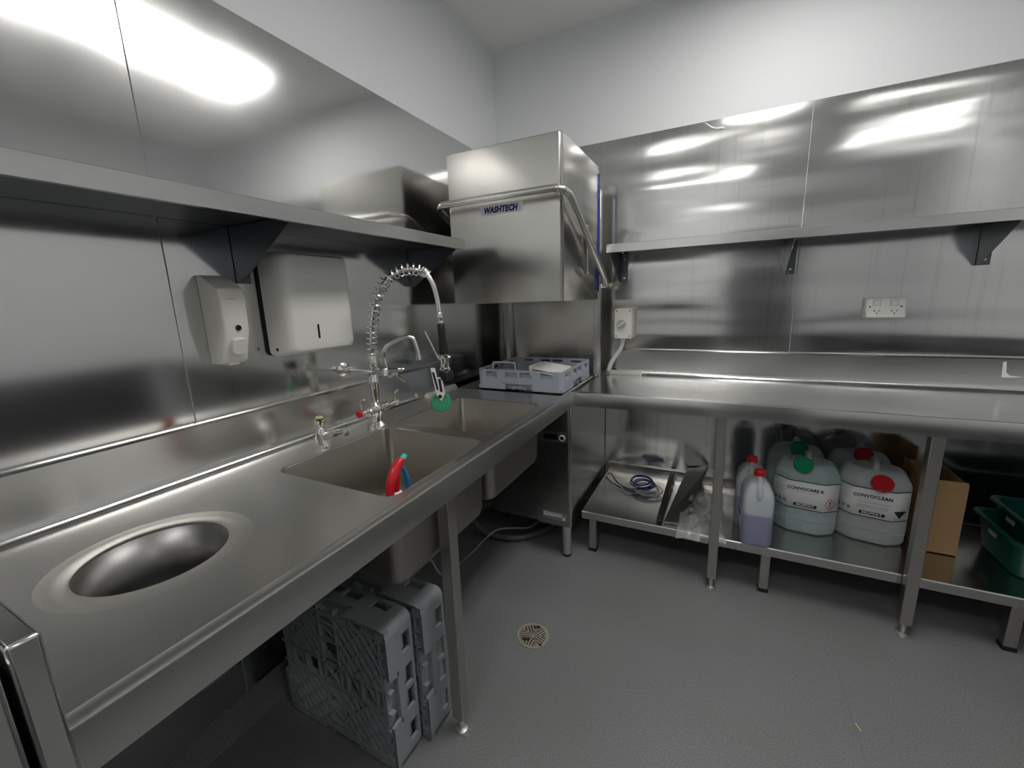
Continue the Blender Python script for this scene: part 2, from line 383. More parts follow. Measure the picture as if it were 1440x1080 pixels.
# ------------------------------------------------------------------ low shelf under it
SZ = .243
ls = thing('low_shelf', 'low stainless shelf on short square legs under the long work bench', 'shelf', (1.9, -.3, 0))
pf = [(.598,SZ-.040),(.598,SZ-.037),(.605,SZ-.037),(.605,SZ-.004),(.602,SZ-.0025),(.012,SZ-.0025),(.012,SZ+.055),(.003,SZ+.055),(.003,SZ+.058),(.014,SZ+.058),(.015,SZ+.056),(.0155,SZ+.002),(.018,SZ),(.604,SZ),(.608,SZ-.004),(.608,SZ-.040)]
m = MB().loft([[(x,-a,z) for a,z in pf] for x in (.753, XR-.03)])
obj('shelf_top', m, steel('scuffed_shelf_steel', (.60,.59,.565), .20, (2,2,1), .004, (3,220,3), rvar=.04), ls)
obj('end_lip', MB().box(.753,.7555,-.605,-.016,SZ-.04,SZ-.001), M_fold, ls)
for i, lx in enumerate((.806, 1.612, 2.418)):
    for ly in (-.563, -.06):
        l = obj('leg', MB().box(lx-.019,lx+.019,ly-.019,ly+.019,.018,SZ-.003), M_leg, ls, bev=.002)
        obj('rubber_foot', MB().box(lx-.021,lx+.021,ly-.021,ly+.021,0,.019), M_black, l, bev=.002)

# ------------------------------------------------------------------ wall shelves
SH = 1.6397
def wall_shelf(label, frame, brackets, flange):
    """frame(along, out, z) -> point; along runs along the wall, out away from it"""
    a0, a1 = frame['span']; f = frame['f']
    t = thing('wall_shelf', label, 'shelf', f((a0+a1)/2, 0, SH-.04), 'steel wall shelves')
    p = [(0,SH+.03),(.002,SH+.03),(.004,SH),(.319,SH),(.321,SH-.002),(.321,SH-.043),(.306,SH-.043),(.306,SH-.041),(.3195,SH-.041),(.3195,SH-.0025),(0,SH-.0025)]
    obj('shelf_top', MB().loft([[f(a, o, z) for o, z in p] for a in (a0, a1)]), M_fold, t)
    obj('shaded_underside', MB().loft([[f(a, o, z) for o, z in ((.003,SH-.0027),(.319,SH-.0027),(.319,SH-.02),(.003,SH-.02))] for a in (a0+.01, a1-.01)]), M_shade, t)  # dark slab over the whole underside, standing in for shade
    for a in brackets:
        tri = [(.001,SH-.0205),(.285,SH-.0205),(.283,SH-.036),(.030,SH-.190),(.001,SH-.190)]
        br = obj('bracket', MB().loft([[f(a+d, o, z) for o, z in tri] for d in (0,.0025)]).loft([[f(a+d, o, z) for o, z in ((.001,SH-.0205),(.0035,SH-.0205),(.0035,SH-.19),(.001,SH-.19))] for d in (0, flange)]).loft([[f(a+d, o, z) for o, z in ((.001,SH-.0205),(.27,SH-.0205),(.27,SH-.0228),(.001,SH-.0228))] for d in (0, flange)]), M_shade, t)
        for o in (.07, .21): obj('bolt', MB().lathe([(.008,0),(.008,-.003),(.004,-.006)], f(a+flange*.55, o, SH-.0232), (0,0,1), 10), M_bright, br)
        for z in (SH-.06, SH-.165):
            q0 = f(a+flange*.55, .0036, z); q1 = f(a+flange*.55, .0080, z); obj('bolt', MB().tube([q0,q1], [.008,.006], 10), M_bright, br)
    return t
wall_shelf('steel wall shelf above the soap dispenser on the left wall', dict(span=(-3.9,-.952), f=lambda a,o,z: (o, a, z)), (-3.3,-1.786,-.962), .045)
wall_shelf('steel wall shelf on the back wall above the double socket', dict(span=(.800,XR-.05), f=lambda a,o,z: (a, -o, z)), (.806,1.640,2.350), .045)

# ------------------------------------------------------------------ pass-through dishwasher in the corner
dw = thing('dishwasher', 'tall stainless hood dishwasher with raised hood standing in the corner', 'dishwasher', (.43, -.40, 0))
DX0, DX1, DYF, DYB = .1417, .7265, -.705, -.012
HZ0, HZ1, HYF, HYB = 1.357, 2.057, -.795, -.2065
hx0, hx1 = DX0, .726
m = MB()
m.loft([z3(rr(hx0,hx1,HYF,HYB,.012,4),HZ0), z3(rr(hx0,hx1,HYF,HYB,.012,4),HZ1-.006), z3(rr(hx0+.006,hx1-.006,HYF+.006,HYB-.006,.012,4),HZ1)], False, True)
hood = obj('hood', m, M_hood, dw, solid=.002)
obj('hood_hem', MB().loft([z3(rr(hx0+.003,hx1-.003,HYF+.003,HYB-.003,.010,4),HZ0+.001), z3(rr(hx0+.03,hx1-.03,HYF+.03,HYB-.03,.01,4),HZ0+.004)], False, False), M_dark, hood)
fp = MB().box(hx0+.004, hx1-.0125, HYF-.0022, HYF+.001, HZ0+.0005, HZ1-.004)
obj('front_panel', fp, M_hood, hood, bev=.001)
obj('corner_seam', MB().box(hx1-.0125, hx1-.0105, HYF-.0006, HYF+.002, HZ0+.001, HZ1-.006), M_drk, hood)
obj('protective_film', MB().box(hx1+.0002, hx1+.0045, HYB-.006, HYB+.006, 1.40, 2.02), M_film, hood)
# name badge
bd = obj('name_badge', MB().box(.3225,.5375,HYF-.0052,HYF-.0022,1.7605,1.801), M_badge, dw, bev=.0008)
text('WASHTECH', .036, M_navy, bd, plane_m((.425,HYF-.0056,1.7795),(1,0,0),(0,0,1)), shear=.22, bold=.0022, sx=.86)
# lift handle
hb = [(.62,-.14,1.432),(.70,-.14,1.432),(.742,-.135,1.432),(.757,-.15,1.440),(.762,-.20,1.468)]
arm = [(.762,-.72,1.752),(.762,-.775,1.782),(.760,-.815,1.800)]
cr = [(.745,-.848,1.812),(.715,-.864,1.8165),(.68,-.868,1.8175),(.20,-.868,1.8175),(.165,-.866,1.817),(.135,-.855,1.814),(.116,-.835,1.807),(.106,-.80,1.793),(.106,-.74,1.762)]
back = [(.106,-.22,1.479),(.108,-.17,1.446),(.122,-.14,1.434),(.17,-.14,1.432)]
pts = bez(hb, 5)[:-1] + bez([hb[-1], (.762,-.46,1.610)] + arm, 5)[:-1] + bez([arm[-1]]+cr, 5)[:-1] + bez([cr[-1], (.106,-.48,1.62)] + back, 5)
hdl = obj('lift_handle', MB().tube(pts, .0155, 14), M_bright, dw)
obj('link_rod', MB().tube([(.738,-.47,1.715),(.738,-.455,1.485)], .0035, 8).lathe([(.008,0),(.008,.012)], (.732,-.47,1.715), (1,0,0), 12).lathe([(.007,0),(.007,.012)], (.732,-.455,1.485), (1,0,0), 12), M_bright, hdl)
obj('pivot_bolt', MB().lathe([(.011,0),(.011,.030),(.007,.032)], (.735,-.56,1.478), (0,1,0), 14).lathe([(.006,0),(.006,.02)], (.727,-.545,1.478), (1,0,0), 10), M_bright, dw)
# posts, rear panel, tank deck
for a, b in ((.104,.148), (.690,.7285)):
    obj('post', MB().box(a, b, -.17, -.135, W-.01, 1.95).box(a+.008, b-.008, -.178, -.168, W-.01, 1.95), M_fold, dw, bev=.002)
obj('rear_panel', MB().box(.10, .722, -.130, -.126, W-.02, 1.98), M_hood, dw)
obj('rear_column', MB().box(.20,.66,-.125,-.02,.9,1.97), M_fold, dw, bev=.004)
m = MB().holes(z3([(.050,-.716),(.727,-.716),(.727,-.125),(.050,-.125)], W-.008), [z3(rr(.17,.71,-.69,-.18,.02), W-.008)])
m.loft([z3(rr(.17,.71,-.69,-.18,.02),W-.008), z3(rr(.18,.70,-.68,-.19,.03),W-.06), z3(rr(.24,.64,-.62,-.25,.04),W-.14)], False, True)
obj('wash_tank', m, M_dark, dw)
obj('rack_rail', MB().tube([(.19,-.700,W+.001),(.19,-.185,W+.001)], .0045, 8).tube([(.69,-.700,W+.001),(.69,-.185,W+.001)], .0045, 8).tube([(.19,-.42,W+.001),(.69,-.42,W+.001)], .0045, 8).tube([(.19,-.30,W+.001),(.69,-.30,W+.001)], .0045, 8).tube([(.19,-.60,W+.001),(.69,-.60,W+.001)], .0045, 8), M_bright, dw)
# base cabinet
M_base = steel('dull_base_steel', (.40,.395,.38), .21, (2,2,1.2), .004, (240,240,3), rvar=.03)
obj('base_cabinet', MB().box(DX0, .537, -.690, -.012, .186, W-.012), M_base, dw, bev=.002)
obj('side_panel', MB().box(.541, DX1-.0005, -.700, -.012, .186, W-.012), M_hood, dw, bev=.004)
cpn = obj('control_panel', MB().box(.5415, DX1-.012, -.7060, -.698, .186, W-.075), M_base, dw, bev=.002)
obj('bezel', MB().box(.553,.706,-.7085,-.7055,.650,.706), plain('dark_grey_bezel',(.07,.07,.075),.35), cpn, bev=.001)
obj('display', MB().box(.583,.655,-.7098,-.7084,.664,.692), M_blackg, cpn)
bt = obj('start_button', MB().lathe([(.0165,0),(.0165,.005),(.0125,.006),(.0115,.003),(0.001,.003)], (.682,-.7085,.678), (0,-1,0), 24), M_offw, cpn)
obj('button_centre', MB().lathe([(.010,0),(.010,.002)], (.682,-.7117,.678), (0,-1,0), 20), M_drk, bt)
lb = obj('info_label', MB().box(.568,.704,-.7075,-.7058,.218,.262), plain('grey_label_film',(.20,.20,.20),.4), cpn)
m = MB()
for a, b, c, d in ((.575,.604,.236,.256),(.608,.640,.236,.254),(.645,.690,.238,.254),(.680,.692,.222,.252)): m.box(a,b,-.7082,-.7074,c,d)
obj('white_print', m, M_label, lb)
m = MB()
for z in (.246,.251): m.box(.580,.600,-.7085,-.7081,z-.001,z+.001).box(.612,.636,-.7085,-.7081,z-.001,z+.001).box(.649,.678,-.7085,-.7081,z-.001,z+.001)
obj('black_print', m, M_ink, lb)
for lx, ly in ((.19,-.42),(.690,-.668),(.195,-.07),(.690,-.07)):
    l = obj('leg', MB().lathe([(.027,.19),(.027,.115),(.0255,.112),(.0235,.02),(.021,.012)], (lx,ly,0), n=22), M_bright, dw)
    obj('foot', MB().lathe([(.022,0),(.023,.004),(.023,.0125)], (lx,ly,0), n=22), M_black, l)

# short guide rails where the benches meet the tank
def guide(a, b, label):
    a, b = V(a), V(b)
    g = MB().bar(a, b, .032, .016).bar(a+V((0,0,.012)), b+V((0,0,.012)), .018, .012)
    tag(obj('guide_rail', g, plain('pale_anodised_aluminium', (.66,.65,.62), .35, .7), bev=.002), label, 'rail', 'guide rails beside the tank')
guide((.070,-.985,W+.0085), (.070,-.735,W+.0085), 'pale metal guide rail on the sink bench left of the dish rack')
guide((.768,-.072,W+.0085), (.955,-.072,W+.0085), 'pale metal guide rail on the long bench under the isolator switch')

# ------------------------------------------------------------------ dish racks
RS, RH = .487, .104
def clip(p, d, x0, x1, y0, y1):
    t0, t1 = -9, 9
    for c, dd, lo, hi in ((p[0],d[0],x0,x1),(p[1],d[1],y0,y1)):
        if abs(dd) < 1e-9:
            if not lo < c < hi: return None
            continue
        a, b = (lo-c)/dd, (hi-c)/dd
        if a > b: a, b = b, a
        t0, t1 = max(t0,a), min(t1,b)
    return (t0, t1) if t1 - t0 > .012 else None
def make_rack(label, mat):
    """square dish rack, open face up (+z), origin at the centre of its base"""
    t = thing('dish_rack', label, 'dish rack', (0,0,0), 'grey dish racks')
    h = RS/2; T = .011
    m = MB()
    # four side walls, each a frame of bars round its openings, with tilted flaps below the windows
    wins = [(.11,.245),(.345,.485),(.515,.655),(.755,.89)]
    for k in range(4):
        R = Matrix.Rotation(k*PI/2, 4, 'Z')
        def bx(u0,u1,v0,v1,w0=0,w1=T):
            P = [(u0,-h+w0,v0),(u1,-h+w0,v0),(u1,-h+w1,v0),(u0,-h+w1,v0),(u0,-h+w0,v1),(u1,-h+w0,v1),(u1,-h+w1,v1),(u0,-h+w1,v1)]
            m.hexa([R @ V(p) for p in P])
        U = lambda f: -h + f*RS
        r = .028                                     # rounded corners built below
        lo, hi, vt, vb = -h+r, h-r, RH, .058
        bx(lo, hi, RH-.010, RH)                      # top rail
        xs = [lo] + [U(q) for w in wins for q in w] + [hi]
        for i in range(0, len(xs), 2): bx(xs[i], xs[i+1], vb, RH-.010)
        # lower band with the hand-hold notch in the middle
        n0, n1, nh = U(.345), U(.655), .036
        bx(lo, n0-.012, 0, vb); bx(n1+.012, hi, 0, vb); bx(n0-.012, n1+.012, nh, vb)
        P = [(n0-.012,0),(n0,0),(n0-.012+.004,nh)]
        for s, q in ((1,n0),(-1,n1)):
            tri = [R @ V((q-s*.012,-h+w,v)) for w in (0,T) for v in (0,nh)]
            a = [R @ V(p) for p in ((q-s*.012,-h,0),(q-s*.004,-h,0),(q-s*.012+s*.016,-h,nh),(q-s*.012,-h,nh))]
            m.prism(a, R.to_3x3() @ V((0,T,0)))
        bx(n0-.012, n1+.012, 0, nh, .020, .026)      # recessed wall behind the notch
        bx(n0-.014, n1+.014, nh-.004, nh, 0, .026)
        for a, b in wins:                            # backing and flap of each window
            bx(U(a)-.002, U(b)+.002, vb-.002, RH-.022, .017, .020)
            P = [(U(a),-h+.001,vb-.004),(U(b),-h+.001,vb-.004),(U(b),-h+.019,vb+.014),(U(a),-h+.019,vb+.014)]
            m.prism([R @ V(p) for p in P], R.to_3x3() @ V((0,.003,-.002)))
        # corner
        pts = []
        for q in range(7):
            a = PI + q*PI/12; pts.append((-h+r+r*math.cos(a), -h+r+r*math.sin(a)))
        inn = []
        for q in range(7):
            a = 1.5*PI - q*PI/12; inn.append((-h+r+(r-T)*math.cos(a), -h+r+(r-T)*math.sin(a)))
        m.prism([R @ V((x,y,0)) for x, y in pts+inn], (0,0,RH))
    obj('side_walls', m, mat, t, smooth=True)
    # ribbed base
    m = MB(); d = .018; q = .032; cw = .036
    def rib(a, b, w=.005, z0=.0, z1=d): m.hexa([V(p) for p in _rib(a,b,w,z0,z1)])
    def _rib(a, b, w, z0, z1):
        a, b = V((*a,0)), V((*b,0)); n = (b-a).normalized(); r = V((-n.y,n.x,0))*w/2
        return [a-r+V((0,0,z0)), b-r+V((0,0,z0)), b+r+V((0,0,z0)), a+r+V((0,0,z0)), a-r+V((0,0,z1)), b-r+V((0,0,z1)), b+r+V((0,0,z1)), a+r+V((0,0,z1))]
    e = h-.004
    for s in (-1, 1):
        rib((-e, s*(h-q)), (e, s*(h-q))); rib((s*(h-q), -e), (s*(h-q), e))
        rib((-e, s*cw/1.0), (e, s*cw/1.0)); rib((s*cw, -e), (s*cw, e))
        for a_, b_ in ((-e, -.088), (.088, e)):
            rib((a_, s*(h-.006)), (b_, s*(h-.006)), .006); rib((s*(h-.006), a_), (s*(h-.006), b_), .006)
    for i in range(-4, 5):
        c = i*.0535
        if abs(i) < 2: continue
        for s in (-1, 1):
            for dd in (-.006, .006):
                rib((c+dd, s*(h-q)), (c+dd, s*(h-.006)), .0035); rib((s*(h-q), c+dd), (s*(h-.006), c+dd), .0035)
    for i in range(-3, 4):
        c = i*.062
        if i == 0:
            continue
        rib((c, -cw), (c, cw), .004); rib((-cw, c), (cw, c), .004)
        if abs(i) > 1:
            rib((c-.05, -cw), (c-.006, cw), .0032, .004, d); rib((-cw, c-.05), (cw, c-.006), .0032, .004, d)
    rib((-cw,-cw),(cw,cw), .004); rib((-cw,cw),(cw,-cw), .004)
    # floor film with gaps: plates between the lattice, slightly deeper
    for sx in (-1, 1):
        for sy in (-1, 1):
            X = sorted((sx*cw, sx*(h-q))); Y = sorted((sy*cw, sy*(h-q)))
            for k in range(-7, 8):
                p = ((X[0]+X[1])/2 + k*.035, (Y[0]+Y[1])/2); dr = V((1,1.35)).normalized()
                c = clip(p, dr, X[0], X[1], Y[0], Y[1])
                if c: rib((p[0]+dr.x*c[0], p[1]+dr.y*c[0]), (p[0]+dr.x*c[1], p[1]+dr.y*c[1]), .0105, .002, d)
            for k in range(-5, 6):
                p = ((X[0]+X[1])/2 + k*.062, (Y[0]+Y[1])/2); dr = V((1,-.95)).normalized()
                c = clip(p, dr, X[0], X[1], Y[0], Y[1])
                if c: rib((p[0]+dr.x*c[0], p[1]+dr.y*c[0]), (p[0]+dr.x*c[1], p[1]+dr.y*c[1]), .004, 0, d)
            for k in range(-6, 7):
                for l in range(-6, 7):
                    if (k + l) % 4: continue
                    cx, cy = (X[0]+X[1])/2 + k*.0148, (Y[0]+Y[1])/2 + l*.0148
                    if X[0]+.007 < cx < X[1]-.007 and Y[0]+.007 < cy < Y[1]-.007 and (k % 2 == 0):
                        m.box(cx-.0062, cx+.0062, cy-.0062, cy+.0062, d-.006, d-.003)
    obj('base_grid', m, mat, t, smooth=False)
    return t
r0 = make_rack('light grey dish rack lying flat on the dishwasher tank', M_greypl)
r0.location = ((.1968+.6842)/2, (-.6983-.2126)/2, W+.007)
def dark_rack(src, label, M):
    r = dup(src, M.to_translation(), M.to_euler(), label)
    for ch in r.children:
        ch.data = ch.data.copy() if ch.data.users == 99 else ch.data
    return r
r1 = make_rack('grey dish rack on edge under the sink bench, ribbed base facing out in front', M_greyd)
# standing on edge: base normal (-z local) faces the camera side (-y)
def stand(x, y, yaw, lean=0):
    return Matrix.Translation((x, y, RS/2+.001)) @ Matrix.Rotation(math.radians(yaw), 4, 'Z') @ Matrix.Rotation(math.radians(lean), 4, 'X') @ Matrix.Rotation(-PI/2, 4, 'X')
Ms = stand(.346, -1.893, -.5)
r1.location = Ms.to_translation(); r1.rotation_euler = Ms.to_euler()
Ms2 = stand(.378, -1.776, -.5)
dup(r1, Ms2.to_translation(), Ms2.to_euler(), 'grey dish rack on edge under the sink bench, standing behind the front one')

# small things in the flat rack
RZ = W+.007+.019
cb = thing('cutlery_basket', 'grey wire-handled cutlery basket inside the flat dish rack', 'basket', (.34,-.585,RZ))
m = MB()
m.loft([z3(rr(.265,.405,-.64,-.53,.012),RZ), z3(rr(.262,.408,-.643,-.527,.012),RZ+.062)], True, False)
obj('bucket', m, M_greypl, cb, solid=.003)
obj('loop_handle', MB().tube(bez([(.268,-.650,RZ+.02),(.268,-.650,RZ+.105),(.272,-.650,RZ+.1135),(.284,-.650,RZ+.117),(.386,-.650,RZ+.117),(.398,-.650,RZ+.1135),(.402,-.650,RZ+.105),(.402,-.650,RZ+.02)],4), .0042, 8), plain('light_grey_plastic', (.55,.56,.58), .4), cb)
wt = thing('plastic_tray', 'white ridged plastic tray propped inside the flat dish rack', 'tray', (.56,-.56,RZ))
m = MB()
P = [(.505,-.50),(.655,-.50),(.655,-.62),(.505,-.62)]
for k in range(3):
    z = RZ+.046+k*.015
    m.hexa([(.485+k*.004,-.640,z+.010),(.650,-.640,z-.012),(.655,-.47,z-.002),(.49+k*.004,-.47,z+.020),(.485+k*.004,-.640,z+.017),(.650,-.640,z-.005),(.655,-.47,z+.005),(.49+k*.004,-.47,z+.027)])
obj('ridged_top', m, M_offw, wt, bev=.002)
obj('end_tab', MB().box(.478,.492,-.645,-.48,RZ+.0005,RZ+.104), M_offw, wt, bev=.004)

# ------------------------------------------------------------------ pre-rinse tap
ux = V((math.cos(math.radians(20)), math.sin(math.radians(20)), 0)); b0 = V((.173,-1.4265,0)); BZ = W
def pp(d, z, off=0): return b0 + ux*d + V((-ux.y,ux.x,0))*off + V((0,0,z))
pr = thing('pre_rinse_tap', 'tall chrome pre-rinse spray tap with spring hose behind the sink bowls', 'tap', (b0.x, b0.y, BZ))
obj('body', MB().lathe([(.031,0),(.031,.006),(.026,.012),(.019,.020),(.018,.045),(.024,.058),(.026,.072),(.022,.085),(.015,.096),(.0115,.104),(.0115,.150)], (b0.x,b0.y,BZ), n=26)
    .tube(bez([(b0.x,b0.y-.004,BZ+.062),(b0.x+.004,b0.y-.03,BZ+.066),(b0.x+.008,b0.y-.055,BZ+.068)],5), [.021]*5+[.018]*5+[.014], 14)
    .tube(bez([(b0.x,b0.y+.004,BZ+.068),(b0.x+.004,b0.y+.03,BZ+.070),(b0.x+.008,b0.y+.055,BZ+.072)],5), [.021]*5+[.018]*5+[.014], 14), M_chrome, pr)
def lever(y0, sgn, tipm, up):
    x = b0.x+.008
    hd = obj('valve_handle', MB().tube([(x,y0,BZ+.070),(x+.002,y0+sgn*.028,BZ+.072)], .0115, 14).tube([(x+.002,y0+sgn*.028,BZ+.072),(x+.003,y0+sgn*.048,BZ+.073)], .008, 12)
        .tube(bez([(x+.003,y0+sgn*.040,BZ+.073),(x+.006,y0+sgn*.042,BZ+.09),(x+.008,y0+sgn*.044,BZ+.118),(x+.03,y0+sgn*.046,BZ+.130)],5), .0042, 8), M_chrome, pr)
    obj('end_cap', MB().lathe([(.0135,0),(.0135,.010),(.008,.013)], (x+.003,y0+sgn*.046,BZ+.073), (0,sgn,0), 18), tipm, hd)
lever(b0.y-.05, -1, M_red, .05); lever(b0.y+.05, 1, M_chrome, .05)
obj('riser', MB().lathe([(.0095,.145),(.0095,.19),(.015,.195),(.015,.203),(.0175,.205),(.0175,.262),(.020,.266),(.020,.286),(.0175,.29),(.0175,.312)], (b0.x,b0.y,BZ-.10+.0), n=22), M_chrome, pr)
obj('wall_brace', MB().tube([pp(0,1.113),(.012,b0.y+.012,1.115)], .0068, 10).lathe([(.030,0),(.030,.004),(.020,.010),(.012,.014)], (.0005,b0.y+.012,1.115), (1,0,0), 24).lathe([(.014,.030),(.014,.055)], (.0,b0.y+.012,1.115), (1,0,0), 16), M_chrome, pr)
sp = obj('spout', MB().tube(bez([pp(.012,1.122),pp(.048,1.120),pp(.052,1.135),pp(.049,1.180),pp(.058,1.208),pp(.085,1.226),pp(.132,1.2465),pp(.150,1.250),pp(.168,1.243),pp(.180,1.215),pp(.187,1.176)],6), .0078, 12)
    .lathe([(.0105,0),(.0105,.018)], pp(.187,1.160), (ux.x*-.15,ux.y*-.15,1), 14), M_chrome, pr)
obj('spout_valve', MB().lathe([(.013,0),(.013,.030),(.010,.034)], pp(.050,1.096), (0,0,1), 16).tube([pp(.050,1.104),pp(.075,1.102)], .010, 12).tube([pp(.07,1.102),pp(.098,1.108)], .0065, 10).bar(pp(.09,1.106), pp(.125,1.076), .016, .005), M_chrome, sp)
obj('side_lever', MB().tube([pp(.02,1.128),pp(.105,1.124)], .0038, 8).lathe([(.003,0),(.010,.004),(.008,.018),(.002,.026)], pp(.10,1.1245), ux, 12), M_chrome, pr)
# spring and hose on one path
path = bez([pp(.004,1.125),pp(.004,1.180),pp(.008,1.235),pp(.014,1.285),pp(.026,1.345),pp(.048,1.405),pp(.090,1.461),pp(.135,1.486),pp(.176,1.492),pp(.215,1.486),pp(.238,1.474),pp(.257,1.445),pp(.268,1.410),pp(.276,1.362),pp(.279,1.320)], 10)
hose = obj('hose', MB().tube(path, .0088, 12), M_bright, pr)
L = [0]
for a, b in zip(path, path[1:]): L.append(L[-1] + (b-a).length)
def at(s):
    for i in range(len(L)-1):
        if s <= L[i+1]: 
            f = (s-L[i])/(L[i+1]-L[i]); return path[i].lerp(path[i+1], f), (path[i+1]-path[i]).normalized()
    return path[-1], (path[-1]-path[-2]).normalized()
s0, s1 = .012, L[10*10]+.004      # spring ends where the arch turns down
turns = []; ph = 0; s = s0; hp = []
bn = V((-ux.y, ux.x, 0))
while s < s1:
    pos, T = at(s); n1 = bn; n2 = T.cross(n1).normalized()
    r = .0205 if s < s1-.03 else .0165
    hp.append(pos + (n1*math.cos(ph) + n2*math.sin(ph))*r)
    pitch = .0062 if s < s0+.045 or s > s1-.022 else .0205
    ph += 2*PI/14; s += pitch/14
obj('spring', MB().tube(hp, .0028, 6), M_chrome, pr)
obj('spring_collar', MB().lathe([(.019,0),(.021,.004),(.021,.012),(.017,.016)], pp(.004,1.128), n=20), M_chrome, pr)
pos, T = at(s1)
obj('spring_clip', MB().lathe([(.0145,-.012),(.0145,.006)], pos, T, 18), M_chrome, pr)
# spray gun
g0, g1 = pp(.279,1.325), pp(.284,1.176)
gd = (g1-g0).normalized()
gun = obj('spray_grip', MB().lathe([(.0105,.028),(.0135,.032),(.0150,.055),(.0140,.085),(.0165,.115),(.0175,.145),(.0160,.162),(.011,.165)], g0, gd, 20), M_black, pr)
obj('hose_coupling', MB().lathe([(.0095,-.010),(.0115,-.006),(.0115,.018),(.0095,.022),(.0115,.024),(.0115,.033)], g0, gd, 18), M_chrome, gun)
gv = obj('spray_valve', MB().lathe([(.014,.0),(.019,.004),(.019,.020),(.0155,.026),(.0155,.052),(.020,.056),(.020,.062)], g1+gd*-.006, gd, 20).tube([g1+gd*.008, g1+gd*.008+ux*.026], .0075, 12), M_chrome, gun)
obj('spray_lever', MB().tube(bez([g1+gd*.030-ux*.006, g1+gd*.004-ux*.024, g1-gd*.045-ux*.045, g1-gd*.090-ux*.064],6), .0040, 8).tube([g1+gd*.030-ux*.006, g1+gd*.058-ux*.016], .003, 6), M_bright, gun)
nz = obj('spray_head', MB().lathe([(.018,0),(.027,.006),(.029,.022),(.026,.036),(.018,.040)], g1+gd*.056, gd, 22), M_black, gun)
# tag hanging from the spray head
hz = g1+gd*.060
tp = V((hz.x-.020, hz.y-.028, 1.100))
tg = thing('hanging_tag', 'round green disc tag hanging from the spray head on a black and white strap', 'tag', tp)
vr = V((.9,.43,0)).normalized(); nf = V((.43,-.9,0)).normalized()
def tm(du, dz, dn=0): return tp + vr*du + V((0,0,dz)) + nf*dn
obj('strap', MB().prism([tm(-.022,.032,.004),tm(-.004,.032,.004),tm(.001,-.004,.004),tm(.019,-.003,.004),tm(.027,-.068,.004),tm(.012,-.096,.004),tm(-.006,-.072,.004)], nf*.0016), M_label, tg, bev=.0006)
obj('strap_print', MB().prism([tm(-.017,.016,.0058),tm(-.008,.016,.0058),tm(.004,-.052,.0058),tm(-.003,-.052,.0058)], nf*.0006).prism([tm(.005,-.010,.0058),tm(.014,-.010,.0058),tm(.019,-.060,.0058),tm(.009,-.060,.0058)], nf*.0006).lathe([(.0075,0),(.0075,.0006)], tm(.008,-.078,.0058), nf, 16), M_ink, tg)
obj('disc', MB().lathe([(.037,-.004),(.038,-.002),(.038,.002),(.036,.004),(.026,.0042),(.025,.003)], tm(.010,-.100), (nf+V((0,0,.35))).normalized(), 32), M_green, tg)

# ------------------------------------------------------------------ basin tap
bt = thing('basin_tap', 'small chrome tap with yellow topped handle beside the spray tap', 'tap', (.178,-1.690,W))
bx_, by_ = .178, -1.690
obj('body', MB().loft([[(bx_+.0+dx+ex*math.cos(2*PI*k/20), by_+ex*.9*math.sin(2*PI*k/20), W+z) for k in range(20)] for z, ex, dx in ((0,.027,0),(.004,.027,0),(.02,.025,-.002),(.045,.020,-.004),(.066,.0165,-.004),(.073,.013,-.004))])
    .tube(bez([(bx_-.002,by_,W+.030),(bx_+.03,by_+.003,W+.046),(bx_+.07,by_+.008,W+.062),(bx_+.100,by_+.012,W+.068)],5), [.016]*5+[.0135]*5+[.011]*5+[.0105], 14)
    .lathe([(.0115,0),(.0115,.012),(.009,.013)], (bx_+.099,by_+.012,W+.052), n=16), M_chrome, bt)
hd = obj('handle', MB().lathe([(.010,.070),(.010,.080),(.019,.084),(.020,.098),(.013,.104)], (bx_-.004,by_,W), n=18).tube([(bx_-.028,by_,W+.092),(bx_+.020,by_,W+.092)], .006, 10).tube([(bx_-.004,by_-.024,W+.092),(bx_-.004,by_+.024,W+.092)], .006, 10), M_chrome, bt)
obj('indicator', MB().lathe([(.0125,0),(.0125,.005),(.008,.007)], (bx_-.004,by_,W+.1035), n=18), M_pale, hd)

# ------------------------------------------------------------------ dispensers on the left wall
sd = thing('soap_dispenser', 'narrow off-white soap dispenser with push button on the left wall', 'soap dispenser', (.0,-1.856,1.212))
y0, y1 = -1.899, -1.822
prof = [(.0,1.212),(.0,1.472),(.022,1.470),(.092,1.430),(.098,1.400),(.094,1.310),(.062,1.222),(.050,1.212)]
lo = []
for y, f in ((y0,.90),(y0+.004,.97),(y0+.012,1),(y1-.012,1),(y1-.004,.97),(y1,.90)):
    lo.append([(x*f, y, z) for x, z in prof])
obj('shell', MB().loft(lo), M_offw2, sd, bev=.003)
yc = (y0+y1)/2
fn = V((.0885,0,-.0318)).normalized(); sdn = lambda z: .094-(1.310-z)*.032/.088 if z < 1.31 else .094+(z-1.31)*.004/.09
obj('sight_glass', MB().lathe([(.0085,-.002),(.0085,.002),(.006,.0025)], (sdn(1.318)+.0005,yc+.002,1.318), (1,0,.05), 18), M_blackg, sd)
pbm = MB()
pm = plane_m((sdn(1.262)+.004,yc+.004,1.264),(0,1,0),(.34,0,.94))
pbm.loft([[pm @ V((x,y,z)) for x, y in rr(-.022*s,.022*s,-.026*s,.026*s,.014*s,5)] for z, s in ((-.006,1),(.004,1),(.008,.9))])
obj('push_button', pbm, M_offw, sd)
obj('button_seam', MB().loft([[pm @ V((x,y,z)) for x, y in rr(-.0235,.0235,-.0275,.0275,.015,5)] for z in (-.008,-.0035)]), M_inkg, sd)
bm2 = plane_m((sdn(1.338)+.0018,yc,1.300),(0,1,0),(.1,0,1))
obj('print', MB().box(.0978,.0988,yc-.022,yc+.004,1.4005,1.4025), M_inkg, sd)
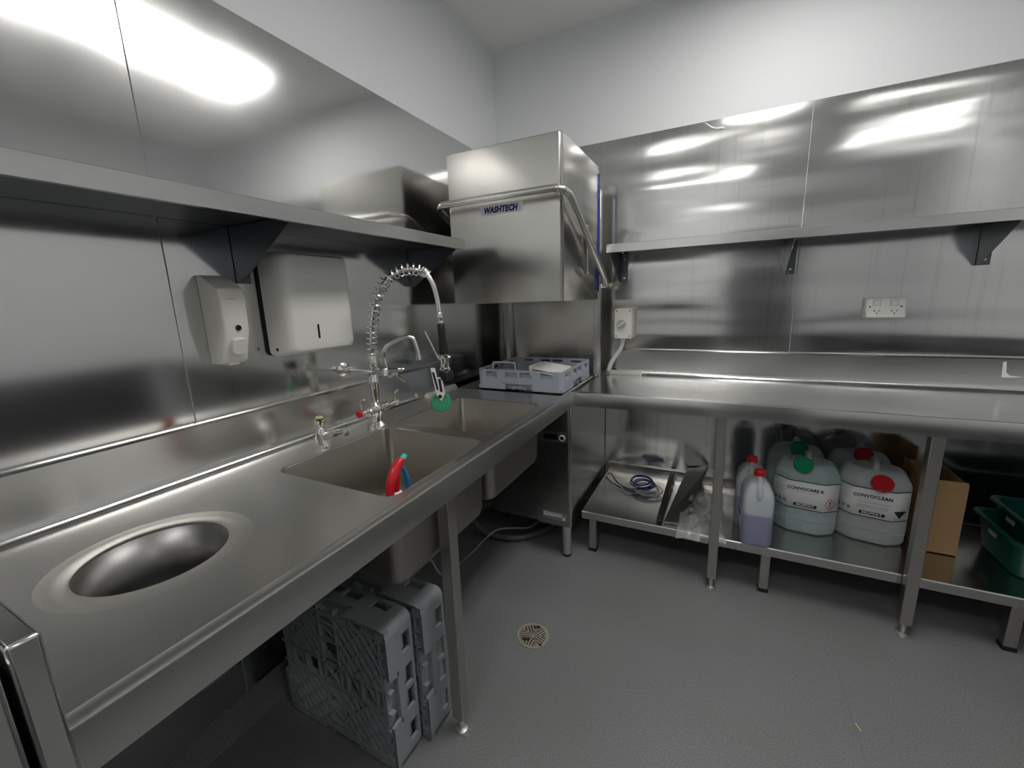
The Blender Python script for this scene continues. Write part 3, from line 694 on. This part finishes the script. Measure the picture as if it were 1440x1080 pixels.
obj('nozzle', MB().box(.022,.052,yc-.016,yc+.016,1.206,1.216), M_offw2, sd, bev=.003)

pt = thing('paper_towel_dispenser', 'wide white paper towel dispenser on the left wall under the shelf', 'towel dispenser', (0,-1.57,1.211))
y0, y1 = -1.717, -1.428
def tl(x, z0, z1, ins, r):
    return [(x, y, z) for y, z in rr(y0+ins, y1-ins, z0, z1, r, 5)]
obj('back_plate', MB().loft([tl(.0005,1.211,1.548,.0,.02), tl(.016,1.211,1.548,0,.02)]), M_drk, pt)
cv = MB().loft([tl(.014,1.208,1.551,-.003,.024), tl(.070,1.212,1.550,.000,.026), tl(.098,1.218,1.546,.008,.026), tl(.112,1.226,1.538,.020,.022), tl(.115,1.234,1.530,.032,.016)])
obj('cover', cv, M_offw, pt)
obj('level_window', MB().loft([[(x,y,z) for y,z in rr(-1.605,-1.597,1.262,1.312,.0035,4)] for x in (.1145,.1156)]), M_blackg, pt)
em = MB()
pts = [(.1152, -1.612+.017*math.cos(a), 1.455+.009*math.sin(a)) for a in [2*PI*k/28 for k in range(29)]]
em.tube(pts, .0009, 6, False)
pts = [(.1152, -1.612+.009*math.cos(a), 1.455+.005*math.sin(a)) for a in [2*PI*k/20 for k in range(21)]]
em.tube(pts, .0009, 6, False)
obj('embossed_emblem', em, M_offw, pt)
obj('cover_lock', MB().lathe([(.006,0),(.006,.002)], (.050,y0+.0005,1.235), (0,-1,0), 14), M_blackg, pt)

# ------------------------------------------------------------------ electrical fittings on the back wall
iso = thing('isolator_switch', 'off-white rotary isolator switch box on the back wall beside the dishwasher', 'isolator switch', (.846,0,1.122))
obj('box', MB().loft([[(x,-y,z) for x,z in rr(.797,.896,1.122,1.298,.006,3)] for y in (.0005,.062)]).box(.799,.894,-.0655,-.0615,1.124,1.296).loft([[(x,-y,z) for x,z in rr(.797,.896,1.122,1.298,.006,3)] for y in (.065,.088)]), M_offw2, iso, bev=.001)
obj('raised_face', MB().loft([[(x,-y,z) for x,z in rr(.806,.882,1.166,1.240,.02,4)] for y in (.0875,.0905)]), M_offw2, iso)
kn = obj('rotary_knob', MB().lathe([(.027,0),(.026,.010),(.024,.012)], (.838,-.090,1.206), (0,-1,0), 28), plain('grey_knob', (.42,.42,.41), .4), iso)
obj('knob_grip', MB().bar((.838-.020,-.106,1.206-.015),(.838+.020,-.106,1.206+.015),.009,.012,up=(0,-1,0)), M_offw2, kn, bev=.002)
for x in (.808,.885):
    for z in (1.136,1.284): obj('cover_screw', MB().lathe([(.0042,0),(.0042,.0012)], (x,-.088,z), (0,-1,0), 12), M_drk, iso)
obj('conduit', MB().tube(bez([(.838,-.045,1.123),(.838,-.045,1.10),(.828,-.05,1.06),(.795,-.058,1.005),(.772,-.063,.965),(.7585,-.066,.918)],7), .0132, 14).lathe([(.0165,0),(.0165,.02)], (.838,-.045,1.104), n=16), M_pvc, iso)

gp = thing('power_socket', 'white double power socket with two switches on the back wall', 'power socket', (2.055,0,1.23))
sx0, sx1 = 1.982, 2.128
side = [(0,1.228),(0,1.322),(.028,1.322),(.034,1.318),(.040,1.272),(.058,1.240),(.056,1.230)]
obj('housing', MB().loft([[(sx0+dx, -o*f, z) for o,z in side] for dx, f in ((0,.94),(.004,1),(sx1-sx0-.004,1),(sx1-sx0,.94))]), M_offw, gp, bev=.002)
for cx in (2.022, 2.086):
    sw = obj('rocker_switch', MB().box(cx-.015,cx+.015,-.0395,-.034,1.283,1.311), plain('soft_grey_switch_surround',(.50,.50,.48),.4), gp, bev=.002)
    obj('rocker', MB().hexa([(cx-.011,-.040,1.286),(cx+.011,-.040,1.286),(cx+.011,-.036,1.286),(cx-.011,-.036,1.286),(cx-.011,-.0435,1.308),(cx+.011,-.0435,1.308),(cx+.011,-.036,1.308),(cx-.011,-.036,1.308)]), M_offw, sw, bev=.001)
    nrm = V((0,-.032,-.018)).normalized(); nrm = V((0,-nrm.z*-1,0)) if 0 else V((0,-.87,-.49)) if 0 else V((0,-.872,.490))
    sl = MB(); fm = plane_m((cx,-.0495,1.256),(1,0,0),(0,.49,.872))
    for x, y, r in ((-.009,.006,25),(.009,.006,-25),(0,-.008,0)):
        sl.obox(fm @ Matrix.Translation((x,y,0)) @ Matrix.Rotation(math.radians(r),4,'Z'), .003, .008, .0024)
    obj('socket_slots', sl, M_drk, gp)
for x in (1.997, 2.112): obj('cover_screw', MB().lathe([(.004,0),(.004,.0015)], (x,-.038,1.280), (0,-1,0), 12), M_drk, gp)

# ------------------------------------------------------------------ spray bottle standing in the near bowl
SB = W-.2735
bo = thing('spray_bottle', 'trigger spray bottle with red head and blue trigger standing in the near bowl', 'spray bottle', (.590,-1.800,SB))
bx_, by_ = .590, -1.800
def ell(rx, ry, z, n=22): return [(bx_+rx*math.cos(2*PI*k/n), by_+ry*math.sin(2*PI*k/n), SB+z) for k in range(n)]
obj('bottle', MB().loft([ell(.034,.026,0),ell(.037,.029,.006),ell(.037,.029,.115),ell(.034,.027,.150),ell(.020,.018,.185),ell(.013,.013,.205),ell(.012,.012,.225)]), M_yel, bo)
obj('neck_ring', MB().lathe([(.016,.210),(.017,.215),(.017,.236),(.013,.240)], (bx_,by_,SB), n=20), M_label, bo)
# head: long red shroud reaching up to the nozzle
dv = V((.05,.998,0)).normalized(); sv = V((-dv.y,dv.x,0))
def hp_(u, z, s): return V((bx_,by_,SB)) + dv*u + sv*s + V((0,0,z))
sec = [(-.026,.226,.013,.010),(-.018,.262,.014,.016),(.0,.294,.0135,.017),(.024,.316,.0115,.013),(.036,.322,.008,.008)]
lo = []
for u, z, hw, ht in sec: lo.append([hp_(u + ht*math.sin(a)*-.6, z + ht*math.sin(a)*.8, hw*math.cos(a)) for a in [2*PI*k/16 for k in range(16)]])
obj('trigger_head', MB().loft(lo).tube([hp_(.0,.235,0), hp_(.008,.285,0)], .010, 12), M_red, bo)
obj('nozzle', MB().tube([hp_(.032,.320,0), hp_(.046,.328,0)], .0085, 14), M_teal, bo)
obj('trigger', MB().tube(bez([hp_(.026,.304,0),hp_(.038,.285,0),hp_(.046,.255,0),hp_(.048,.225,0)],5), [.006]*8+[.0075]*8, 10), M_blue, bo)

# ------------------------------------------------------------------ chemical jugs and drums on the low shelf
def make_jug(label):
    """slim 5 litre jug with built-in handle, origin at the base, front along -y"""
    t = thing('chemical_jug', label, 'jug', (0,0,0), 'slim blue chemical jugs')
    w, d, r = .124, .155, .024
    L = lambda sx, sy, z, oy=0, rr_=r: [(x, y+oy, z) for x, y in rr(-w/2*sx, w/2*sx, -d/2*sy, d/2*sy, rr_, 5)]
    m = MB().loft([L(.90,.92,0,0,.018),L(.97,.98,.006),L(1,1,.018),L(1,1,.215),L(.985,.985,.225),L(.90,.90,.258),L(.62,.66,.292,-.01,.018),L(.34,.34,.312,-.02,.014),L(.30,.26,.320,-.022,.014),L(.28,.24,.334,-.022,.014)])
    obj('jug_body', m, M_jug, t, world=False)
    m = MB().loft([L(.86,.88,.003,0,.017),L(.95,.96,.010),L(.97,.97,.150)])
    obj('violet_liquid', m, M_violet, t, world=False)
    m = MB().loft([L(.97,.97,.1505),L(.97,.97,.222),L(.86,.86,.255,0),L(.55,.58,.286,-.01,.016)])
    obj('pale_upper_fill', m, plain('milky_air_space', (.62,.66,.68), .5) if 'milky_air_space' not in bpy.data.materials else bpy.data.materials['milky_air_space'], t, world=False)
    obj('handle', MB().tube(bez([(0,-.030,.318),(0,-.052,.312),(0,-.070,.285),(0,-.074,.250),(0,-.068,.225)],6), [.011]*12+[.013]*13, 12), M_jug, t, world=False)
    obj('cap', MB().lathe([(.0215,.320),(.0225,.323),(.0225,.344),(.019,.348)], (0,-.022,0), n=22), M_red, t, world=False)
    lbm = MB().box(-w/2-.0012,-w/2+.001,-.045,.045,.060,.150)
    lab = obj('side_label', lbm, M_label, t, world=False)
    fr = MB()
    for a in (.060,.1465): fr.box(-w/2-.0018,-w/2-.001,-.045,.045,a,a+.0035)
    for a in (-.045,.0415): fr.box(-w/2-.0018,-w/2-.001,a,a+.0035,.060,.150)
    fr.box(-w/2-.0018,-w/2-.001,-.035,.03,.115,.140)
    obj('blue_border', fr, M_navy, lab, world=False)
    return t
j1 = make_jug('slim jug of violet liquid with red cap at the front edge of the low shelf')
def place(o, x, y, z, rz, lb=None, dupe=False):
    if dupe: return dup(o, (x,y,z), (0,0,math.radians(rz)), lb)
    o.location = (x,y,z); o.rotation_euler = (0,0,math.radians(rz)); return o
place(j1, 1.5595, -.542, SZ, 3)
place(j1, 1.542, -.372, SZ, -4, 'slim red capped jug directly behind the front violet jug', True)

def make_drum(label, title, capm, bodym, kind, w=.256, d=.205, ck=(-.022,.030,.316)):
    t = thing('chemical_drum', label, 'drum', (0,0,0), 'translucent chemical drums')
    cx, cy = .062, .048
    def oc(s, z, ins=0, oy=0):
        a, b = w/2-ins, d/2-ins; q = max(.012, cx-ins*.4); r = max(.010, cy-ins*.4)
        P = [(-a+q,-b),(a-q,-b),(a,-b+r),(a,b-r),(a-q,b),(-a+q,b),(-a,b-r),(-a,-b+r)]
        out = []
        for i in range(8):                            # small rounding of the eight edges
            p, c, n = V(P[i-1]), V(P[i]), V(P[(i+1)%8])
            for u in (.25,.5,.75):
                e = .016
                A = c + (p-c).normalized()*min(e,(p-c).length/2.2); Z = c + (n-c).normalized()*min(e,(n-c).length/2.2)
                out.append((*(A*(1-u)**2 + c*2*u*(1-u) + Z*u*u + V((0,oy))),z))
        return out
    m = MB().loft([oc(1,0,.020),oc(1,.006,.008),oc(1,.020,.002),oc(1,.058,.001),oc(1,.062,.004),oc(1,.066,.0),oc(1,.275,0),oc(1,.290,.004),oc(1,.318,.018),oc(1,.332,.032),oc(1,.336,.040),oc(1,.336,.052),oc(1,.330,.056)])
    m.lathe([(.013,-.002),(.013,.002),(.009,.003),(.008,.001)], (.01,-d/2,.036), (0,-1,0), 18)
    obj('drum_body', m, bodym, t, world=False)
    obj('carry_handle', MB().tube(bez([(0,-.055,.326),(0,-.050,.352),(0,-.015,.366),(0,.03,.360),(0,.055,.326)],6), [.013]*25, 12), bodym, t, world=False)
    nk = V((ck[0],-d/2+ck[1],ck[2])); na = V((.05,-.66,.75)).normalized()
    obj('neck', MB().lathe([(.026,-.02),(.026,.030)], nk, na, 20), M_label, t, world=False)
    cp_ = MB().lathe([(.0375,.020),(.0385,.024),(.0385,.040),(.036,.0435),(.031,.0440),(.030,.0415),(.002,.0415)], nk, na, 32)
    cap = obj('cap', cp_, capm, t, world=False)
    cm = plane_m(nk+na*.0425, na.cross(V((0,0,1))).cross(na).cross(na), na.cross(V((0,0,1))).cross(na))
    obj('cap_bar', MB().obox(cm @ Matrix.Rotation(.45,4,'Z') @ Matrix.Translation((.010,0,0)), .040,.005,.003), M_drk if kind == 'none' else capm, cap, world=False)
    # wrap-round label on three faces
    if kind:
        z0, z1 = .128, .262; e = .0014
        P = [(-w/2-e,-d/2+cy+.0),(-w/2+cx-.002,-d/2-e),(w/2-cx+.002,-d/2-e),(w/2+e,-d/2+cy)]
        P = [V((x,y,0)) for x, y in P]
        P[0] = P[0].lerp(P[1], .06); P[3] = P[3].lerp(P[2], .10)
        def strip(z0, z1, off, A=0, Bq=1):
            mm = MB(); O = []
            for p in P: O.append(V((p.x,p.y,0)))
            n = [(P[1]-P[0]).cross(V((0,0,1))).normalized(), V((0,-1,0)), (P[3]-P[2]).cross(V((0,0,1))).normalized()]
            vn = [n[0], (n[0]+n[1]).normalized(), (n[1]+n[2]).normalized(), n[2]]
            mm.loft([[p+v*off+V((0,0,z)) for p, v in zip(P, vn)] for z in (z0, z1)], False, False, closed=False)
            return mm
        lab = obj('label', strip(z0, z1, .0006), M_label, t, world=False, solid=.0008)
        bd_ = strip(z1-.002, z1+.002, .0012); 
        o2 = obj('label_edge', bd_, M_ink, lab, world=False, solid=.0006)
        o3 = obj('label_edge', strip(z0-.0015, z0+.0015, .0012), M_ink, lab, world=False, solid=.0006)
        fy = -d/2-e-.0016
        F = lambda x, z: plane_m((x, fy, z), (1,0,0), (0,0,1))
        text(title, .0205, M_ink, lab, F(-.004, .226), bold=.0007, sx=.92, local=True, name='product_name')
        g = MB()
        for z, a, b in ((.210,-.050,.046),) + (() if kind == 'warning' else ((.199,-.055,.058),(.194,-.055,.055),(.182,-.055,.058),(.177,-.055,.05),(.170,-.055,.052))): g.box(a,b,fy-.0004,fy,z,z+.0016)
        # the fine print of the chamfered left face
        nl = (P[1]-P[0]).normalized(); nn = nl.cross(V((0,0,1))).normalized()
        def LF(u0, u1, za, zb, mm=None): 
            mm = mm or g
            A = P[0]+nl*u0+nn*.0013; Bq = P[0]+nl*u1+nn*.0013
            mm.hexa([A+V((0,0,za)),Bq+V((0,0,za)),Bq+nn*.0004+V((0,0,za)),A+nn*.0004+V((0,0,za)),A+V((0,0,zb)),Bq+V((0,0,zb)),Bq+nn*.0004+V((0,0,zb)),A+nn*.0004+V((0,0,zb))])
        wl_ = (P[1]-P[0]).length
        for k, z in enumerate((.252,.246,.240,.228,.222,.216,.210,.204,.196)): LF(.006, wl_-.008-(k%3)*.006, z, z+.0016)
        obj('fine_print', g, M_inkg, lab, world=False)
        ic = MB()
        for k in range(3):
            u = .010 + k*.022
            LF(u, u+.010, .152, .154, ic); LF(u, u+.010, .162, .164, ic); LF(u, u+.003, .152, .164, ic); LF(u+.007, u+.010, .152, .164, ic)
        obj('icons', ic, M_ink, lab, world=False)
        lg = MB().loft([[(x,y,z) for x,z in rr(-.044,.044,.140,.155,.003,3)] for y in (fy-.0002,fy+.0002)])
        logo = obj('maker_logo', lg, M_ink, lab, world=False)
        text('MOFFAT', .0150, M_label, logo, plane_m((0,fy-.0005,.1475),(1,0,0),(0,0,1)), bold=.0004, sx=1.18, local=True)
        # hazard mark on the right chamfer
        mid = P[2].lerp(P[3], .44); ar = (P[3]-P[2]).normalized(); an = ar.cross(V((0,0,1))).normalized()
        H = plane_m(mid+an*.0012+V((0,0,.165)), ar, (0,0,1))
        if kind == 'warning':
            q = .026
            mm = MB()
            for i in range(4):
                a = [(0,q),(q,0),(0,-q),(-q,0)][i]; b = [(q,0),(0,-q),(-q,0),(0,q)][i]
                mm.bar(H @ V((*a,0)), H @ V((*b,0)), .0022, .001, up=an)
            hz_ = obj('hazard_diamond', mm, M_redink, lab, world=False)
            obj('exclamation_mark', MB().prism([H @ V((x,y,.0)) for x,y in ((-.003,.013),(.003,.013),(.0015,-.004),(-.0015,-.004))], an*.0008).lathe([(.0026,0),(.0026,.0008)], H @ V((0,-.009,0)), an, 14), M_ink, hz_, world=False)
        else:
            H2 = plane_m(mid+an*.0012+V((0,0,.158)), ar, (0,0,1))
            obj('corrosive_triangle', MB().prism([H2 @ V((x,y,0)) for x,y in ((-.028,.016),(.028,.016),(0,-.018))], an*.0006), M_ink, lab, world=False)
    return t
M_darkgreencap = plain('green_cap_plastic', (.0,.25,.10), .3)
d1_ = make_drum('front drum with bright green cap and exclamation mark label', 'CONVOCARE K', M_darkgreencap, M_cang, 'warning')
place(d1_, 1.774, -.318, SZ, -6)
d2_ = make_drum('front drum with red cap and black triangle on its label', 'CONVOCLEAN', M_red, M_can, 'corrosive', ck=(.018,.012,.274))
place(d2_, 2.028, -.296, SZ, -9)
d3_ = make_drum('rear drum with green cap behind the green capped front drum', '', M_green, M_cang, None, .25, .17, (.0,.03,.318))
place(d3_, 1.757, -.108, SZ, -2)
d4_ = make_drum('rear drum with deep red cap behind the red capped front drum', '', M_redd, M_can, None, .25, .17, (.0,.03,.318))
place(d4_, 2.020, -.104, SZ, -4)

# ------------------------------------------------------------------ cardboard box, tubs
cbx = thing('cardboard_box', 'tall open brown cardboard box beside the red capped drum', 'box', (2.25,-.27,SZ))
bx0, bx1, by0, by1, zt = 2.182, 2.312, -.375, -.120, .570
th = .004
m = MB()
m.box(bx0,bx1,by0,by1,SZ,SZ+th)
m.box(bx0,bx0+th,by0,by1,SZ,zt+.012).box(bx1-th,bx1,by0,by1,SZ,zt-.005).box(bx0+th,bx1-th,by1-th,by1,SZ,zt)
m.box(bx0+th,bx1-th,by0,by0+th,SZ,zt-.045)
obj('carton', m, M_card, cbx)
obj('front_flap', MB().hexa([(bx0+.03,by0,zt-.046),(bx1-.001,by0,zt-.046),(bx1-.001,by0+th,zt-.046),(bx0+.03,by0+th,zt-.046),(bx0+.03,by0+.004,zt+.004),(bx1-.001,by0+.004,zt+.004),(bx1-.001,by0+.008,zt+.004),(bx0+.03,by0+.008,zt+.004)]), M_card, cbx)
def make_tub(label):
    t = thing('plastic_tub', label, 'tub', (0,0,0), 'nested green tubs')
    w, d, h = .40, .33, .155
    L = lambda ins, z: z3(rr(-w/2+ins, w/2-ins, -d/2+ins, d/2-ins, .04, 5), z)
    obj('tub_body', MB().loft([L(.044,.002),L(.038,0),L(.030,.006),L(.012,h-.006),L(.002,h-.004),L(0,h-.012),L(-.003,h-.012),L(-.003,h),L(.012,h),L(.017,h-.004),L(.034,.012),L(.048,.008)]), M_tub, t, world=False)
    obj('side_label', MB().obox(Matrix.Translation((-w/2+.0155,.02,.105)) @ Matrix.Rotation(math.radians(7),4,'Y'), .0012, .055, .018), M_inkg, t, world=False)
    return t
tb = make_tub('dark green plastic tub at the right end of the low shelf'); tb.location = (2.618,-.330,SZ)
tb2 = dup(tb, (2.668,-.318,SZ+.014+.045), (0,0,0), 'upper dark green tub nested inside the tub on the low shelf')

# ------------------------------------------------------------------ cords, tubes, panels and bag at the left of the low shelf
def coil(cx, cy, z, r, turns, lead, wr, seed, squash=.8, tilt=0):
    rnd = random.Random(seed); P = []
    n = int(turns*14)
    for k in range(n+1):
        a = 2*PI*k/14; rr_ = r*(1 + .16*math.sin(a*.37+seed) + rnd.uniform(-.05,.05))
        P.append((cx + rr_*math.cos(a) + .012*math.sin(a*.21), cy + rr_*squash*math.sin(a) + .010*math.cos(a*.33), z + wr + .0135*k/n*turns*.55 + tilt*(rr_*squash*math.sin(a)+r)))
    return bez(lead + P, 3)
co = obj('blue_cable', MB().tube(coil(1.005,-.215,SZ+.002,.058,4,[(.765,-.115,SZ+.006),(.80,-.135,SZ+.03),(.84,-.19,SZ+.014),(.90,-.245,SZ+.007),(.96,-.26,SZ+.007)],.0045,2,.85,.25), .0042, 8), M_cord)
tag(co, 'coiled navy blue cable lying on the left end of the low shelf', 'cable')
ch = obj('clear_hose', MB().tube(coil(1.035,-.262,SZ+.002,.066,2.6,[(.762,-.145,SZ+.008),(.80,-.150,SZ+.042),(.86,-.205,SZ+.034),(.905,-.285,SZ+.009),(.95,-.32,SZ+.008)],.006,5,.9,.12), .0046, 8), M_hosec)
tag(ch, 'coiled clear plastic hose tangled with the blue cable on the low shelf', 'hose')
M_strip = plain('black_coated_steel', (.035,.035,.037), .4, .4)
st = thing('black_strip', 'narrow black metal strip propped beside the blue cable', 'strip', (1.15,-.57,SZ))
obj('bar', MB().bar((1.143,-.570,SZ+.0105),(1.152,-.030,SZ+.058),.024,.012), M_strip, st, bev=.002)
obj('rivet', MB().lathe([(.004,0),(.004,.0015)], (1.1435,-.540,SZ+.0195), (0,0,1), 10), M_bright, st)
pn = thing('dark_steel_panel', 'dark steel panel propped on the low shelf next to the clear bag', 'panel', (1.25,-.3,SZ))
obj('sheet', MB().hexa([(1.166,-.575,SZ+.003),(1.262,-.560,SZ+.003),(1.347,-.022,SZ+.108),(1.235,-.022,SZ+.085),(1.166,-.575,SZ+.007),(1.262,-.560,SZ+.007),(1.347,-.020,SZ+.112),(1.235,-.020,SZ+.089)]), M_dark, pn)
obj('folded_edge', MB().hexa([(1.259,-.560,SZ+.003),(1.262,-.560,SZ+.003),(1.347,-.022,SZ+.108),(1.344,-.022,SZ+.108),(1.259,-.560,SZ+.020),(1.262,-.560,SZ+.020),(1.347,-.022,SZ+.128),(1.344,-.022,SZ+.128)]).hexa([(1.166,-.577,SZ+.003),(1.262,-.562,SZ+.003),(1.262,-.559,SZ+.003),(1.166,-.574,SZ+.003),(1.166,-.577,SZ+.016),(1.262,-.562,SZ+.016),(1.262,-.559,SZ+.016),(1.166,-.574,SZ+.016)]), M_dark, pn)
# crumpled clear bag spilling over the front lip
m = MB(); nu, nv = 34, 44; rows = []
def bagp(u, v):
    x = 1.225 + .215*u; y = -.645 + .53*v
    zb = SZ + .004
    if v < .08: zb = SZ + .004 - (.08-v)/.08*.030*(1 if u < .55 else .35)
    hgt = .085*math.sin(PI*min(1,max(0,u)))**.6 * math.sin(PI*min(1,v*.92+.06))**.7
    p = V((x*14, y*14, .3))
    n = mnoise.noise(p)*.6 + mnoise.noise(p*2.3)*.35 + abs(mnoise.noise(p*1.4+V((3,1,0))))*.8
    z = zb + hgt*(.35+.5*n+.25*abs(n))
    xx = x + .016*mnoise.noise(V((y*9, 2.2, x*9))) ; yy = y + .014*mnoise.noise(V((x*11, 7.1, y*8)))
    if v > .08: z = max(z, SZ+.002)
    else: yy = min(yy, -.612)
    return (xx, yy, z)
g = [[m.bm.verts.new(bagp(i/nu, j/nv)) for j in range(nv+1)] for i in range(nu+1)]
for i in range(nu):
    for j in range(nv): m.bm.faces.new((g[i][j], g[i+1][j], g[i+1][j+1], g[i][j+1]))
tag(obj('plastic_bag', m, M_bag), 'crumpled clear plastic bag spilling over the front of the low shelf', 'bag')

# ------------------------------------------------------------------ under the sinks, on the floor
dh = obj('drain_hose', MB().tube(bez([(.30,-1.02,.36),(.22,-.90,.26),(.20,-.79,.13),(.24,-.715,.045),(.36,-.672,.021),(.456,-.592,.021),(.52,-.48,.03),(.55,-.36,.06)],8), .018, 14), M_hoseg)
tag(dh, 'thick grey drain hose curving over the floor under the far sink bowl', 'hose')
tt = obj('water_tube', MB().tube(bez([(.46,-1.52,.44),(.39,-1.39,.28),(.27,-1.17,.09),(.200,-.99,.009),(.207,-.870,.008),(.252,-.790,.060),(.290,-.720,.085),(.365,-.640,.070),(.42,-.575,.050),(.45,-.50,.055)],8), .0052, 10), plain('dull_grey_tube', (.34,.34,.33), .4))
tag(tt, 'thin pale water tube looping under the sink bench', 'hose')

fd = thing('floor_drain', 'round worn metal floor drain set in the grey floor', 'drain', (.742,-1.256,0))
fx, fy_, R = .742, -1.256, .066
obj('pit', MB().lathe([(R-.002,.0004),(R-.002,.0012)], (fx,fy_,0), n=36), M_drk, fd)
m = MB()
ring = lambda r0, r1, z0, z1, n=40: m.loft([[(fx+r*math.cos(2*PI*k/n), fy_+r*math.sin(2*PI*k/n), z) for k in range(n)] for r, z in ((r0,z0),(r1,z0),(r1,z1),(r0,z1),(r0,z0))], False, False)
ring(R-.010, R, .0008, .0042); ring(.0, .007, .0008, .004, 40) if 0 else None
m.lathe([(.006,.001),(.006,.0042)], (fx,fy_,0), n=16)
for q in range(5):
    a = 2*PI*q/5 + .35
    u = V((math.cos(a), math.sin(a), 0)); w_ = V((-u.y,u.x,0)); o_ = V((fx,fy_,.0026))
    m.bar(o_, o_+u*(R-.008), .006, .003)
    b = a + PI/5; ub = V((math.cos(b), math.sin(b), 0)); wb_ = V((-ub.y,ub.x,0))
    for k in range(1, 5):
        c = k*.0105
        half = c*math.tan(PI/5) if k < 5 else 0
        # ribs parallel to the sector's centre line
    for k in (-2,-1,0,1,2):
        off = k*.0115
        r0_ = max(.012, abs(off)/math.tan(PI/5)); r1_ = math.sqrt((R-.007)**2 - off**2)
        if r1_ - r0_ > .006: m.bar(o_+ub*r0_+wb_*off, o_+ub*r1_+wb_*off, .0062, .003)
obj('grate', m, M_cream, fd)
random.seed(9)
m = MB()
for a, r, s_ in ((-2.2,.040,.013),(-1.9,.030,.009),(1.5,.050,.009),(1.75,.045,.007),(-.6,.056,.008)):
    c = V((fx+r*math.cos(a), fy_+r*math.sin(a), .0042)); m.prism([c+V((s_*random.uniform(.7,1.1)*math.cos(2*PI*k/9), s_*random.uniform(.6,1.1)*math.sin(2*PI*k/9),0)) for k in range(9)], (0,0,.0004))
obj('dirt', m, M_drk, fd)
pb = tag(obj('paper_scrap', MB().bar((1.826,-1.158,.0035),(1.836,-1.182,.0035),.004,.0012), M_pale), 'tiny pale paper scrap on the floor right of the drain', 'scrap')
ts = MB().loft([[V(p)+V((0,0,o)) for o in (0,-.010)] for p in ((1.228,-.0015,2.240),(1.245,-.003,2.230),(1.262,-.004,2.215),(1.285,-.002,2.205),(1.312,-.006,2.204),(1.325,-.004,2.197))], False, False, closed=False)
tag(obj('tape_scrap', ts, M_label, solid=.0008), 'torn white tape scrap hanging at the top edge of the back wall steel', 'tape')
st_ = MB().prism([(2.484,-.0338,1.030),(2.494,-.0338,1.034),(2.500,-.0338,.985),(2.512,-.0338,.972),(2.560,-.0338,.966),(2.488,-.0338,.962)], (0,-.0005,0))
tag(obj('sticker_residue', st_, M_label), 'white sticker residue on the long bench splashback near the right edge', 'sticker')

# ------------------------------------------------------------------ camera and colour management
cam = bpy.data.cameras.new('camera'); co_ = bpy.data.objects.new('camera', cam); C.objects.link(co_)
yaw, pit, rol = -.4666, -.2012, -.0343
f = V((math.sin(yaw)*math.cos(pit), math.cos(yaw)*math.cos(pit), math.sin(pit)))
r = V((math.cos(yaw), -math.sin(yaw), 0)); u = r.cross(f)
r2 = r*math.cos(rol) + u*math.sin(rol); u2 = -r*math.sin(rol) + u*math.cos(rol)
Mx = Matrix((r2, u2, -f)).transposed().to_4x4(); Mx.translation = (1.3637, -2.6032, 1.3733)
co_.matrix_world = Mx
cam.sensor_fit = 'HORIZONTAL'; cam.sensor_width = 36; cam.lens = 584.65/1440*36; cam.clip_start = .02
sc = bpy.context.scene; sc.camera = co_
w_ = bpy.data.worlds.new('world'); sc.world = w_; w_.use_nodes = True
w_.node_tree.nodes['Background'].inputs[0].default_value = (.0,.0,.0,1); w_.node_tree.nodes['Background'].inputs[1].default_value = 0
sc.view_settings.view_transform = 'Standard'; sc.view_settings.look = 'None'; sc.view_settings.gamma = 1; sc.view_settings.exposure = .04
sc.view_settings.use_curve_mapping = False
sc.cycles.max_bounces = 10; sc.cycles.glossy_bounces = 6; sc.cycles.diffuse_bounces = 5; sc.cycles.transmission_bounces = 8; sc.cycles.transparent_max_bounces = 12
sc.cycles.caustics_reflective = True; sc.cycles.sample_clamp_indirect = 4
